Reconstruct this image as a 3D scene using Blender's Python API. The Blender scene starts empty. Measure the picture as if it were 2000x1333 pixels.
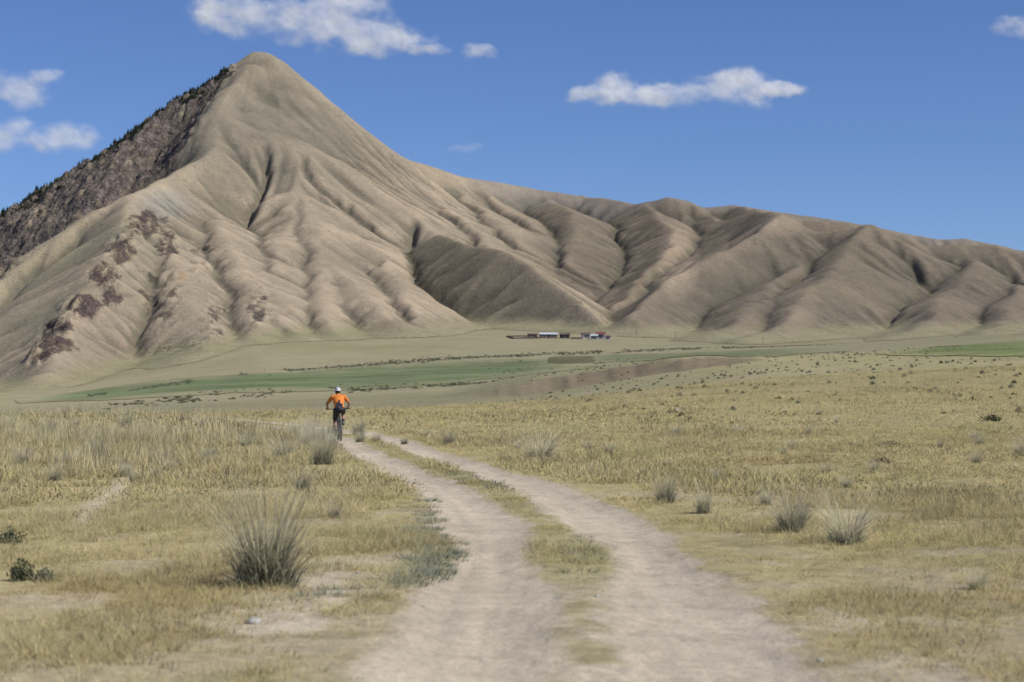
import bpy, math, random, time, heapq
import numpy as np
from mathutils import Vector, Matrix
T0=time.time()
rng=np.random.default_rng(7); random.seed(7)
F=3889.; CH=1.7
scene=bpy.context.scene
COL=scene.collection
def sstep(a,b,x):
    t=np.clip((x-a)/(b-a),0,1); return t*t*(3-2*t)
def hash2(ix,iy,seed):
    n=(ix*374761393+iy*668265263+seed*144269504)&0xffffffff
    n=((n^(n>>13))*1274126177)&0xffffffff
    n=n^(n>>16)
    return (n&0xffff)/32767.5-1.0
def vn(x,y,seed=0):
    x=np.asarray(x,float); y=np.asarray(y,float)
    ix=np.floor(x); iy=np.floor(y); fx=x-ix; fy=y-iy
    fx=fx*fx*(3-2*fx); fy=fy*fy*(3-2*fy)
    ix=ix.astype(np.int64); iy=iy.astype(np.int64)
    a=hash2(ix,iy,seed); b=hash2(ix+1,iy,seed); c=hash2(ix,iy+1,seed); d=hash2(ix+1,iy+1,seed)
    return (a*(1-fx)+b*fx)*(1-fy)+(c*(1-fx)+d*fx)*fy
def fbm(x,y,seed=0,o=4):
    s=0; a=1.0; t=0
    for i in range(o):
        s=s+a*vn(x,y,seed+i*13); t+=a; a*=.5
        x,y=(x*1.6-y*1.2)+17.3,(x*1.2+y*1.6)-5.1
    return s/t*1.5

# ---------------------------------------------------------------- solid helpers
class B:
    def __init__(s): s.v=[];s.f=[]
    def add(s,v,f):
        n=len(s.v); s.v+= [tuple(map(float,p)) for p in v]; s.f+= [tuple(n+i for i in q) for q in f]
    def box(s,c,d,rot=0):
        x,y,z=[k/2 for k in d]; ca,sa=math.cos(rot),math.sin(rot)
        v=[]
        for k in (-1,1):
            for a,b in ((-1,-1),(1,-1),(1,1),(-1,1)):
                px,py=a*x,b*y; v.append((c[0]+px*ca-py*sa,c[1]+px*sa+py*ca,c[2]+k*z))
        s.add(v,[(0,3,2,1),(4,5,6,7),(0,1,5,4),(1,2,6,5),(2,3,7,6),(3,0,4,7)])
    def tube(s,p0,p1,r0,r1=None,n=10,cap=True):
        r1=r0 if r1 is None else r1
        p0=Vector(p0);p1=Vector(p1);d=(p1-p0).normalized(); u=d.orthogonal().normalized(); w=d.cross(u)
        v=[]
        for p,r in ((p0,r0),(p1,r1)):
            for i in range(n):
                a=2*math.pi*i/n; v.append(p+u*math.cos(a)*r+w*math.sin(a)*r)
        f=[(i,(i+1)%n,n+(i+1)%n,n+i) for i in range(n)]
        if cap: f+= [tuple(range(n))[::-1],tuple(range(n,2*n))]
        s.add(v,f)
    def path(s,pts,r,n=8):
        for i in range(len(pts)-1): s.tube(pts[i],pts[i+1],r,n=n)
    def capsule(s,p0,p1,r0,r1,n=14,m=5,sx=1.0):
        p0=Vector(p0);p1=Vector(p1);d=(p1-p0); d=d.normalized() if d.length>1e-6 else Vector((0,0,1)); u=d.orthogonal().normalized(); w=d.cross(u)
        rings=[]
        for k in range(m+1):
            a=-math.pi/2+ (math.pi/2)*k/m; rings.append((p0+d*math.sin(a)*r0,max(math.cos(a)*r0,1e-4)))
        for k in range(m+1):
            a=(math.pi/2)*k/m; rings.append((p1+d*math.sin(a)*r1,max(math.cos(a)*r1,1e-4)))
        v=[];f=[]
        for p,r in rings:
            for i in range(n):
                a=2*math.pi*i/n; v.append(p+u*math.cos(a)*r+w*math.sin(a)*r)
        for k in range(len(rings)-1):
            for i in range(n): f.append((k*n+i,k*n+(i+1)%n,(k+1)*n+(i+1)%n,(k+1)*n+i))
        f+= [tuple(range(n))[::-1],tuple(range((len(rings)-1)*n,len(rings)*n))]
        s.add(v,f)
    def ell(s,c,rad,rx=0,n=18,m=12,cut=None):
        Mx=Matrix.Rotation(rx,3,'X'); v=[];f=[]
        for k in range(m+1):
            a=-math.pi/2+math.pi*k/m
            if cut is not None: a=max(a,cut)
            for i in range(n):
                b=2*math.pi*i/n; p=Vector((rad[0]*max(math.cos(a),1e-3)*math.cos(b),rad[1]*max(math.cos(a),1e-3)*math.sin(b),rad[2]*math.sin(a)))
                v.append(Mx@p+Vector(c))
        for k in range(m):
            for i in range(n): f.append((k*n+i,k*n+(i+1)%n,(k+1)*n+(i+1)%n,(k+1)*n+i))
        f+= [tuple(range(n))[::-1],tuple(range(m*n,(m+1)*n))]
        s.add(v,f)
    def torus(s,c,R_,r,n=40,m=8,squash=1):
        v=[];f=[]
        for i in range(n):
            a=2*math.pi*i/n
            for j in range(m):
                b=2*math.pi*j/m; q=R_+r*math.cos(b)
                v.append((c[0]+r*squash*math.sin(b),c[1]+q*math.cos(a),c[2]+q*math.sin(a)))
        for i in range(n):
            for j in range(m): f.append((i*m+j,i*m+(j+1)%m,((i+1)%n)*m+(j+1)%m,((i+1)%n)*m+j))
        s.add(v,f)
    def mesh(s,name,smooth=False):
        me=bpy.data.meshes.new(name); me.from_pydata(s.v,[],s.f); me.validate()
        if smooth: me.polygons.foreach_set('use_smooth',np.ones(len(me.polygons),bool))
        me.update(); return me
def remesh(b,name,vox=.009,sm=5):
    me=b.mesh(name); o=bpy.data.objects.new('tmp',me); COL.objects.link(o)
    md=o.modifiers.new('r','REMESH'); md.mode='VOXEL'; md.voxel_size=vox; md.use_smooth_shade=True
    s=o.modifiers.new('s','SMOOTH'); s.iterations=sm; s.factor=.5
    dg=bpy.context.evaluated_depsgraph_get(); dg.update()
    m2=bpy.data.meshes.new_from_object(o.evaluated_get(dg)); m2.name=name
    bpy.data.objects.remove(o); return m2
def limb(b,pts,rs,g=0):
    for i in range(len(pts)-1): b.capsule(pts[i],pts[i+1],rs[i]+g,rs[i+1]+g)
HD=(0,.20,1.56)
armR=[(.185,.05,1.385),(.345,.17,1.18),(.325,.40,1.045)]; armL=[(-.185,.05,1.385),(-.365,.15,1.17),(-.325,.40,1.045)]
legL=[(-.095,-.23,.97),(-.135,.13,.66),(-.115,-.10,.26)]; legR=[(.095,-.23,.97),(.15,.22,.86),(.125,-.03,.60)]
b=B()
b.ell((0,-.25,.99),(.165,.125,.12),-.3); b.ell((0,-.18,1.11),(.145,.105,.14),-.6)
b.ell((0,-.06,1.24),(.165,.115,.16),-.7); b.ell((0,.04,1.335),(.185,.11,.12),-.7)
b.capsule((-.14,.05,1.38),(.14,.05,1.38),.065,.065)
b.capsule((0,.08,1.385),(0,.17,1.495),.06,.055)
limb(b,armR,(.055,.043,.03)); limb(b,armL,(.055,.043,.03))
limb(b,legL,(.095,.062,.042)); limb(b,legR,(.095,.062,.042))
b.capsule((-.125,.0,.42),(-.118,-.05,.34),.056,.045); b.capsule((.14,.12,.74),(.13,.02,.64),.056,.045)
b.ell(HD,(.078,.098,.115),-.15); b.ell((0,.25,1.505),(.055,.055,.055)); b.capsule((0,.295,1.56),(0,.313,1.535),.012,.016)
for s in (-1,1):
    b.ell((s*.08,.19,1.55),(.012,.02,.032)); b.ell((s*.03,.275,1.57),(.02,.015,.012))
    b.capsule((s*.325,.40,1.045),(s*.325,.445,1.035),.03,.034)
    b.ell((s*.325,.455,1.035),(.045,.035,.018))
    for i in range(4):
        x=s*(.29+.023*i); l=(.95,1.05,1.0,.85)[i]
        b.capsule((x,.465,1.038),(x,.497*1.0,1.034),.0105,.010); b.capsule((x,.497,1.034),(x,.508,1.012),.010,.0095); b.capsule((x,.508,1.012),(x,.490,1.012-.022*l),.0095,.009)
    b.capsule((s*.285,.44,1.03),(s*.262,.462,1.018),.013,.011); b.capsule((s*.262,.462,1.018),(s*.268,.49,1.0),.011,.010)
b.capsule((-.115,-.10,.26),(-.118,-.12,.215),.04,.035); b.capsule((-.118,-.12,.205),(-.12,.08,.185),.032,.03)
b.capsule((.125,-.03,.60),(.122,-.06,.555),.04,.035); b.capsule((.122,-.06,.545),(.12,.13,.525),.032,.03)
ME_body=remesh(b,'person',.0075,5)
b=B()
b.ell((0,-.235,1.07),(.160,.125,.10),-.3); b.ell((0,-.18,1.12),(.158,.12,.14),-.6); b.ell((0,-.06,1.24),(.180,.128,.16),-.7); b.ell((0,.04,1.335),(.20,.124,.12),-.7)
b.capsule((-.14,.05,1.38),(.14,.05,1.38),.077,.077); b.capsule((0,.08,1.395),(0,.12,1.44),.07,.066)
for a in (armR,armL):
    p=Vector(a[0]).lerp(Vector(a[1]),.62); b.capsule(a[0],p,.068,.057)
ME_jersey=remesh(b,'jersey',.0075,4)
b=B(); b.ell((0,-.25,.985),(.177,.138,.125),-.3); b.ell((0,-.24,1.04),(.158,.122,.09),-.3)
for lg in (legL,legR): b.capsule(lg[0],Vector(lg[0]).lerp(Vector(lg[1]),.82),.106,.078)
ME_shorts=remesh(b,'shorts',.0075,4)
b=B(); b.box((0,-.335,1.10),(.20,.04,.17)); ME_pocket=remesh(b,'jersey_pocket',.006,4)
b=B(); b.box((0,-.275,1.225),(.06,.04,.12)); ME_emblem=remesh(b,'jersey_emblem',.005,2)
ME_shoes=[];ME_socks=[]
for q,(a,c_) in enumerate((((-.118,-.13,.20),(-.12,.09,.188)),((.122,-.07,.54),(.12,.14,.528)))):
    b=B(); b.capsule(a,c_,.042,.036); b.capsule((a[0],a[1]+.02,a[2]+.05),(a[0],a[1]+.02,a[2]+.02),.045,.045); ME_shoes.append(remesh(b,'shoe',.008,3))
for a,c_ in (((-.115,-.10,.31),(-.117,-.115,.25)),((.126,-.02,.65),(.123,-.045,.59))):
    b=B(); b.capsule(a,c_,.049,.044); ME_socks.append(remesh(b,'sock',.008,2))

# ---------------------------------------------------------------- ground height
YK=np.linspace(0,4000,2001)
def colz(tab):
    y=[a for a,b in tab]; z=[CH+(755-b)*a/F if b>50 else b for a,b in tab]
    v=np.interp(YK,y,z); k=np.hanning(17); k/=k.sum()
    return np.convolve(np.pad(v,8,mode='edge'),k,mode='valid')
CX=np.array([-3000,-500,0,500,1000,1500,2000,3500.])
c0=[(0,0),(125,0),(150,-.6),(190,-4.2),(300,-4.4),(400,-2.9),(450,790),(700,770),(1000,765),(1300,750),(4000,740)]
c5=[(0,0),(145,0),(175,-.8),(230,-3.6),(330,-2.6),(400,785),(600,750),(800,716),(1000,672),(1250,648),(4000,735)]
c10=[(0,0),(110,.05),(170,.45),(200,.1),(240,-1.5),(340,-.6),(400,768),(550,745),(700,716),(850,694),(1000,667),(1100,654),(1300,636),(4000,735)]
c15=[(0,0),(60,.02),(100,.4),(200,2.2),(300,725),(400,707),(500,696),(600,692),(800,686),(1000,673),(1100,662),(1300,650),(4000,735)]
c20=[(0,0),(60,.05),(100,.6),(200,3.2),(300,699),(400,680),(500,671),(700,664),(900,656),(1100,650),(1300,645),(4000,735)]
CZ=np.stack([colz(c) for c in (c0,c0,c0,c5,c10,c15,c20,c20)])
RY=np.array([2,8,11.4,12.1,14.9,19.2,22.4,27,33.9,40,45.6,52.9,58,63,70,82,100,130])
RX=np.array([.3,.36,.40,.42,.50,.62,.56,.21,-.5,-1.38,-2.15,-3.25,-3.95,-4.62,-5.9,-8.6,-14,-24])
_ry=np.linspace(0,140,701); _rx=np.interp(_ry,RY,RX)
_k=np.hanning(31); _k/=_k.sum(); _rx=np.convolve(np.pad(_rx,15,mode='edge'),_k,mode='valid')
_rd=np.gradient(_rx,_ry)
def lateral(X,Y):
    c=np.interp(Y,_ry,_rx); s=np.interp(Y,_ry,_rd)
    return (X-c)/np.sqrt(1+s*s)
def rutd(X,Y):
    l=lateral(X,Y)
    a=np.abs(np.abs(l)-.79)
    e=fbm(X/.30,Y/.6,91,4)*.13+fbm(X/2.5,Y/5,95,2)*.12
    d=a-.46+e
    d=d-.14*(1-sstep(12,18,Y))*(np.abs(l)<.8)
    d=d-.22*(1-sstep(12,18,Y))*(l>.8)
    d=np.where(Y>135,9,d); d=np.where(Y<0,9,d)
    return d
def gz(X,Y):
    X=np.asarray(X,float);Y=np.asarray(Y,float)
    Yp=np.maximum(Y,1.0)
    px=np.clip(1000+F*X/Yp,-2999,3499)
    j=np.clip(np.searchsorted(CX,px)-1,0,len(CX)-2)
    t=(px-CX[j])/(CX[j+1]-CX[j]); t=t*t*(3-2*t)*.5+t*.5
    yi=np.clip(Yp/2.,0,1999.99); i0=yi.astype(int); f=yi-i0
    z0=CZ[j,i0]*(1-f)+CZ[j,i0+1]*f; z1=CZ[j+1,i0]*(1-f)+CZ[j+1,i0+1]*f
    z=z0*(1-t)+z1*t
    z=np.where(Y<=1,0,z)
    gl=fbm(X/7,Y/60,5,3)*5+fbm(X/30,Y/60,8,2)*13
    bk=2.9*sstep(-9,10,Y-385-gl-X*.35)*(1-sstep(430,600,Y))*sstep(-16,6,X)*(1-sstep(30,62,X))
    z=z+bk
    z=z+fbm(X/70,Y/70,21,3)*.35*sstep(70,200,Y)+fbm(X/160,Y/160,22,3)*1.2*sstep(350,800,Y)
    z=z+fbm(X/14,Y/14,23,3)*.35*sstep(120,200,Y)*(1-sstep(300,420,Y))
    return z
def gzn(X,Y):
    z=gz(X,Y)
    if np.min(Y)>125: return z
    nf=1-sstep(60,120,Y)
    d=rutd(X,Y)
    z=z+nf*(fbm(X/3.,Y/3.,31,3)*.03+fbm(X/.35,Y/.35,32,3)*.010*sstep(-.1,.2,d))
    z=z-nf*.045*(1-sstep(-.35,.15,d))
    l=lateral(X,Y)
    for o_,w_,dp in ((.72,.10,.012),(.98,.07,.008),(.50,.06,.006)):
        z=z-nf*dp*np.exp(-((np.abs(l)-o_+.05*np.sin(Y*.5+o_*9))/w_)**2)*(.6+.6*fbm(X/1.,Y/2.,36,2))
    z=z+nf*fbm(X/.10,Y/.12,33,2)*.004+nf*fbm(X/.5,Y/.6,34,3)*.006*(d<0)
    return z

# ---------------------------------------------------------------- mesh helpers
def mesh_np(name,V,Q,cols=None,smooth=True,attrs=None):
    me=bpy.data.meshes.new(name)
    V=np.asarray(V,np.float32); Q=np.asarray(Q,np.int32)
    me.vertices.add(len(V)); me.vertices.foreach_set('co',V.ravel())
    k=Q.shape[1]
    me.loops.add(Q.size); me.loops.foreach_set('vertex_index',Q.ravel())
    me.polygons.add(len(Q)); me.polygons.foreach_set('loop_start',np.arange(0,Q.size,k,dtype=np.int32))
    me.polygons.foreach_set('loop_total',np.full(len(Q),k,np.int32))
    me.polygons.foreach_set('use_smooth',np.full(len(Q),smooth))
    me.update(calc_edges=True)
    if cols is not None:
        ca=me.color_attributes.new('Col','FLOAT_COLOR','POINT')
        c=np.ones((len(V),4),np.float32); c[:,:3]=cols; ca.data.foreach_set('color',c.ravel())
    if attrs:
        for k_,v in attrs.items():
            a=me.attributes.new(k_,'FLOAT','POINT'); a.data.foreach_set('value',np.asarray(v,np.float32))
    return me
def add(name,me,mat=None,parent=None,label=None,category=None,kind=None,group=None,loc=None,link=True):
    o=bpy.data.objects.new(name,me)
    if mat is not None and me is not None:
        me.materials.clear()
        for m in (mat if isinstance(mat,list) else [mat]): me.materials.append(m)
    if parent: o.parent=parent
    if label: o['label']=label
    if category: o['category']=category
    if kind: o['kind']=kind
    if group: o['group']=group
    if loc is not None: o.location=loc
    if link: COL.objects.link(o)
    return o
def quads(nr,nc):
    i=np.arange(nr-1)[:,None]*nc+np.arange(nc-1)[None,:]
    i=i.ravel(); return np.stack([i,i+1,i+nc+1,i+nc],1)
def subset(V,Q,fm,cols,attrs=None):
    q=Q[fm]; u,inv=np.unique(q,return_inverse=True)
    a={k:v[u] for k,v in attrs.items()} if attrs else None
    return V[u],inv.reshape(q.shape),cols[u],a

# ---------------------------------------------------------------- materials
def newmat(name):
    m=bpy.data.materials.new(name); m.use_nodes=True; nt=m.node_tree; nt.nodes.clear()
    out=nt.nodes.new('ShaderNodeOutputMaterial'); return m,nt,out
def N(nt,t,**kw):
    n=nt.nodes.new(t)
    for k,v in kw.items():
        if k.startswith('_'): setattr(n,k[1:],v)
        else: n.inputs[k].default_value=v
    return n
def math_(nt,op,a,b=None,c=None):
    n=nt.nodes.new('ShaderNodeMath'); n.operation=op
    for i,v in enumerate((a,b,c)):
        if v is None: continue
        if isinstance(v,(int,float)): n.inputs[i].default_value=v
        else: nt.links.new(v,n.inputs[i])
    return n.outputs[0]
def noise(nt,vec,scale,detail=4,rough=.6):
    n=N(nt,'ShaderNodeTexNoise',Scale=scale,Detail=detail,Roughness=rough)
    nt.links.new(vec,n.inputs['Vector']); return n.outputs['Fac']
def maprange(nt,v,a,b,c,d):
    n=nt.nodes.new('ShaderNodeMapRange'); nt.links.new(v,n.inputs[0])
    for i,x in enumerate((a,b,c,d)): n.inputs[i+1].default_value=x
    return n.outputs[0]
def vscale(nt,col,f):
    n=nt.nodes.new('ShaderNodeVectorMath'); n.operation='SCALE'
    nt.links.new(col,n.inputs[0]); nt.links.new(f,n.inputs['Scale']); return n.outputs[0]
def vmul(nt,a,b):
    n=nt.nodes.new('ShaderNodeVectorMath'); n.operation='MULTIPLY'
    nt.links.new(a,n.inputs[0]); n.inputs[1].default_value=b; return n.outputs[0]
def mixc(nt,f,a,b):
    n=nt.nodes.new('ShaderNodeMix'); n.data_type='RGBA'
    if isinstance(f,(int,float)): n.inputs[0].default_value=f
    else: nt.links.new(f,n.inputs[0])
    for i,v in ((6,a),(7,b)):
        if isinstance(v,tuple): n.inputs[i].default_value=(*v,1)
        else: nt.links.new(v,n.inputs[i])
    return n.outputs[2]
def terrain_mat(name,scales,amps,bumps,speck=None,rocky=False):
    m,nt,out=newmat(name); L=nt.links
    geo=nt.nodes.new('ShaderNodeNewGeometry').outputs['Position']
    col=N(nt,'ShaderNodeAttribute',_attribute_name='Col').outputs['Color']
    f=None; hb=None
    for s,a,b in zip(scales,amps,bumps):
        n=noise(nt,geo,s,5,.62)
        k=maprange(nt,n,.25,.75,1-a,1+a)
        f=k if f is None else math_(nt,'MULTIPLY',f,k)
        if b>0:
            h=math_(nt,'MULTIPLY',n,b); hb=h if hb is None else math_(nt,'ADD',hb,h)
    c=vscale(nt,col,f)
    if rocky:
        rk=N(nt,'ShaderNodeAttribute',_attribute_name='rock').outputs['Fac']
        gs=vmul(nt,geo,(1,.4,.4))
        v=N(nt,'ShaderNodeTexVoronoi',Scale=.36,Randomness=1.0); L.new(geo,v.inputs['Vector'])
        n2=noise(nt,gs,.16,8,.75)
        sp=maprange(nt,n2,.42,.60,0,1)
        dk=mixc(nt,sp,(.092,.076,.070),(.26,.21,.175))
        red=N(nt,'ShaderNodeAttribute',_attribute_name='red').outputs['Fac']
        dk=mixc(nt,red,dk,(.118,.082,.075))
        vv=maprange(nt,v.outputs['Distance'],0,.8,.7,1.2)
        dk=vscale(nt,dk,vv)
        n3=noise(nt,gs,.09,9,.75)
        rm_=math_(nt,'ADD',rk,math_(nt,'MULTIPLY',math_(nt,'SUBTRACT',n3,.5),2.2))
        rm_=maprange(nt,rm_,.40,.64,0,1); rm_=math_(nt,'MULTIPLY',rm_,maprange(nt,rk,0,.15,0,1))
        c=mixc(nt,rm_,c,dk)
        hb=math_(nt,'ADD',hb,math_(nt,'MULTIPLY',math_(nt,'MULTIPLY',v.outputs['Distance'],rm_),1.8))
    if speck:
        sc,th,colr,amt=speck
        v=N(nt,'ShaderNodeTexVoronoi',Scale=sc,Randomness=1.0); L.new(geo,v.inputs['Vector'])
        n4=noise(nt,geo,sc*.12,3,.6)
        d=math_(nt,'ADD',v.outputs['Distance'],math_(nt,'MULTIPLY',math_(nt,'SUBTRACT',.5,n4),1.1))
        mm=maprange(nt,d,th,th+.12,amt,0)
        c=mixc(nt,mm,c,colr)
    bs=N(nt,'ShaderNodeBsdfDiffuse',Roughness=.6)
    L.new(c,bs.inputs['Color'])
    if hb is not None:
        bp=N(nt,'ShaderNodeBump',Strength=1.0,Distance=1.0); L.new(hb,bp.inputs['Height']); L.new(bp.outputs[0],bs.inputs['Normal'])
    L.new(bs.outputs[0],out.inputs['Surface']); return m
MAT_G=terrain_mat('ground_soil',[45,6,.7,.05],[.35,.25,.16,.10],[.006,.02,.03,0],speck=(1.1,.16,(.20,.18,.095),.4))
MAT_D=terrain_mat('track_dirt',[80,22,3,.8],[.28,.20,.12,.09],[.006,.014,.012,0])
MAT_F=terrain_mat('field_green',[.8,.1,.02],[.2,.2,.2],[.05,0,0])
MAT_M=terrain_mat('mountain_soil',[.9,.22,.05],[.17,.13,.10],[.40,.8,.5],speck=(.32,.10,(.15,.13,.085),.5),rocky=True)
def grass_mat(name,trans=.25,up=.75,patch=True):
    m,nt,out=newmat(name); L=nt.links
    col=N(nt,'ShaderNodeAttribute',_attribute_name='Col').outputs['Color']
    oi=nt.nodes.new('ShaderNodeObjectInfo').outputs['Random']
    g=nt.nodes.new('ShaderNodeNewGeometry'); geo=g.outputs['Position']
    k=maprange(nt,oi,0,1,.76,1.22)
    n=noise(nt,geo,.25,3,.6); k2=maprange(nt,n,.3,.7,.82,1.18)
    c=col
    if patch:
        n1=noise(nt,geo,.16,4,.6); c=mixc(nt,maprange(nt,n1,.50,.68,0,.42),c,(.42,.40,.15))
        sh=nt.nodes.new('ShaderNodeVectorMath'); sh.operation='ADD'; L.new(geo,sh.inputs[0]); sh.inputs[1].default_value=(37,91,5)
        n2=noise(nt,sh.outputs[0],.22,4,.6); c=mixc(nt,maprange(nt,n2,.56,.70,0,.46),c,(.43,.30,.13))
    c=vscale(nt,c,math_(nt,'MULTIPLY',k,k2))
    va=nt.nodes.new('ShaderNodeVectorMath'); va.operation='SCALE'; va.inputs['Scale'].default_value=1-up; L.new(g.outputs['Normal'],va.inputs[0])
    vb=nt.nodes.new('ShaderNodeVectorMath'); vb.operation='ADD'; L.new(va.outputs[0],vb.inputs[0]); vb.inputs[1].default_value=(0,0,up)
    vc=nt.nodes.new('ShaderNodeVectorMath'); vc.operation='NORMALIZE'; L.new(vb.outputs[0],vc.inputs[0])
    d=N(nt,'ShaderNodeBsdfDiffuse'); t=N(nt,'ShaderNodeBsdfTranslucent')
    L.new(c,d.inputs[0]); L.new(c,t.inputs[0]); L.new(vc.outputs[0],d.inputs['Normal'])
    mx=N(nt,'ShaderNodeMixShader',Fac=trans); L.new(d.outputs[0],mx.inputs[1]); L.new(t.outputs[0],mx.inputs[2])
    L.new(mx.outputs[0],out.inputs['Surface']); return m
MAT_GR=grass_mat('dry_grass_blades',.2,.74)
MAT_LF=grass_mat('leaf_foliage',.15,.25,False)
MAT_TF=grass_mat('bunch_grass',.3,.8,False)
def simple(name,c,rough=.6,metal=0,nsc=0,namp=.15):
    m,nt,out=newmat(name); L=nt.links
    p=N(nt,'ShaderNodeBsdfPrincipled',Roughness=rough,Metallic=metal)
    p.inputs['Base Color'].default_value=(*c,1)
    if nsc:
        tc=nt.nodes.new('ShaderNodeTexCoord').outputs['Object']
        n=noise(nt,tc,nsc,4,.6); k=maprange(nt,n,.3,.7,1-namp,1+namp)
        rgb=nt.nodes.new('ShaderNodeRGB'); rgb.outputs[0].default_value=(*c,1)
        L.new(vscale(nt,rgb.outputs[0],k),p.inputs['Base Color'])
    L.new(p.outputs[0],out.inputs['Surface']); return m

# ---------------------------------------------------------------- mountains
def rm(Y): return Y if Y<=1000 else 1000+(Y-1000)*.57
def R(*pts,sink=0):
    P=np.array([((x-1000)*rm(Y)/F, rm(Y), CH+(755-y)*rm(Y)/F) for x,y,Y in pts])
    if sink: 
        f=np.linspace(1,0,len(P)); P[:,2]-=sink*f**1.3
    return P
G_M=[
 (R((490,98,2400),(512,97,2400),(535,110,2400),(560,130,2400),(600,166,2410),(640,206,2420),(730,270,2450),(800,308,2500),(900,343,2600),(1000,360,2700),(1130,381,2750)),.88,5,0),
 (R((485,99,2400),(440,123,2380),(390,159,2340),(330,203,2300),(200,295,2220),(100,360,2150),(0,418,2080),(-250,530,2000)),.80,3,1),
 (R((478,120,2340),(455,160,2250),(425,215,2120),(395,285,1980),(335,343,1800),(280,378,1650)),.66,5,2),
 (R((280,378,1650),(215,410,1600),(150,445,1540),(0,545,1420),(-250,680,1300)),.62,7,3),
 (R((280,378,1650),(262,430,1480),(205,530,1230),(120,640,1020),(50,740,830)),.62,6,4),
 (R((285,385,1640),(340,470,1420),(370,560,1200),(400,640,1040),(350,705,900),sink=6),.60,6,5),
 (R((450,400,1700),(475,490,1430),(500,570,1230),(470,675,990),sink=8),.60,4,6),
 (R((528,175,2290),(545,260,2130),(570,370,1900),(600,430,1740)),.60,22,16),
 (R((580,205,2330),(640,300,2190),(690,375,2030)),.62,16,17),
 (R((570,410,1740),(548,490,1500),(540,570,1280),(570,655,1060),sink=8),.60,2.5,7),
 (R((600,400,1830),(665,500,1500),(720,570,1320),(785,622,1170),sink=9),.58,3,8),
 (R((640,480,1560),(625,560,1330),(655,645,1100),sink=7),.64,2,15),
 (R((700,400,1960),(760,490,1640),(800,550,1430),(800,620,1220),sink=9),.56,3,9),
 (R((660,240,2380),(745,340,2220),(830,410,2000),(870,465,1820),sink=7),.60,6,11),
 (R((770,310,2430),(850,375,2240),(920,425,2060),(970,465,1900),(1000,490,1760),sink=7),.60,4,12),
 (R((900,352,2560),(1000,432,2100),(1040,492,1880),sink=7),.60,4,13),
 (R((950,359,2620),(1030,412,2350),(1080,482,2050),(1120,560,1750),sink=6),.58,4,14),
]
G_S=[(R((858,454,1800),(900,470,1680),(985,481,1560),(1040,511,1480),(1130,577,1330),(1215,643,1200)),.62,1.2,20)]
G_H=[
 (R((1130,381,2750),(1180,386,2700),(1240,396,2650),(1300,382,2600),(1345,388,2600),(1380,402,2600),(1440,396,2600),(1500,420,2500),(1560,428,2500),(1640,430,2500),(1700,440,2500)),.58,3,30),
 (R((1060,376,2700),(1130,400,2400),(1130,450,2150),(1100,520,1850),(1080,560,1680),sink=4),.58,4,31),
 (R((1250,396,2620),(1290,412,2350),(1315,438,2200),(1290,500,1900),(1230,560,1640),(1180,598,1450)),.60,2.5,33),
 (R((1380,402,2580),(1430,430,2250),(1400,460,2100),(1340,530,1780),sink=7),.58,4,34),
 (R((1450,402,2560),(1530,413,1720),(1470,450,1640),(1400,490,1540),(1310,550,1400),(1225,612,1220)),.58,2.5,35),
 (R((1530,413,1720),(1575,438,1720),(1620,450,1700),(1690,433,1700),(1750,455,1700),(1800,476,1700),(1860,471,1700),(1920,474,1700),(2000,496,1680),(2200,530,1650),(2500,600,1600)),.54,3,36),
 (R((1590,446,1700),(1530,520,1480),(1450,590,1250),(1390,648,1080),sink=13),.56,6,38),
 (R((1690,435,1700),(1660,490,1540),(1580,570,1300),(1500,640,1090),(1460,668,1010)),.58,3,39),
 (R((1890,478,1690),(1870,540,1450),(1800,610,1200),(1720,668,980),sink=5),.56,4,42),
 (R((1985,494,1690),(1990,550,1450),(1960,610,1180),(1910,662,950),sink=8),.56,5,43),
 (R((1440,400,2900),(1600,425,2900),(1840,466,2900),(1890,464,2900),(2000,486,2900),(2300,540,2900)),.45,6,45),
 (R((-300,470,3300),(0,383,3300),(90,356,3300),(250,330,3400)),.45,14,46)]
_t=rng.uniform(-1,1,512)
def tab1(q):
    out=0;a=1
    for o in range(3):
        i=np.floor(q).astype(np.int64); f=q-i; f=f*f*(3-2*f)
        out=out+a*(_t[i&511]*(1-f)+_t[(i+1)&511]*f); a*=.6; q=q*2.13+31.7
    return out/1.5
def smax(a,b,k):
    return np.maximum(a,b)+np.maximum(k-np.abs(a-b),0)**2/(4*k)
def warpn(X,Y):
    return fbm(X/110,Y/110,60,3),fbm(X/95,Y/95,66,3),fbm(X/30,Y/30,64,2)
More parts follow.
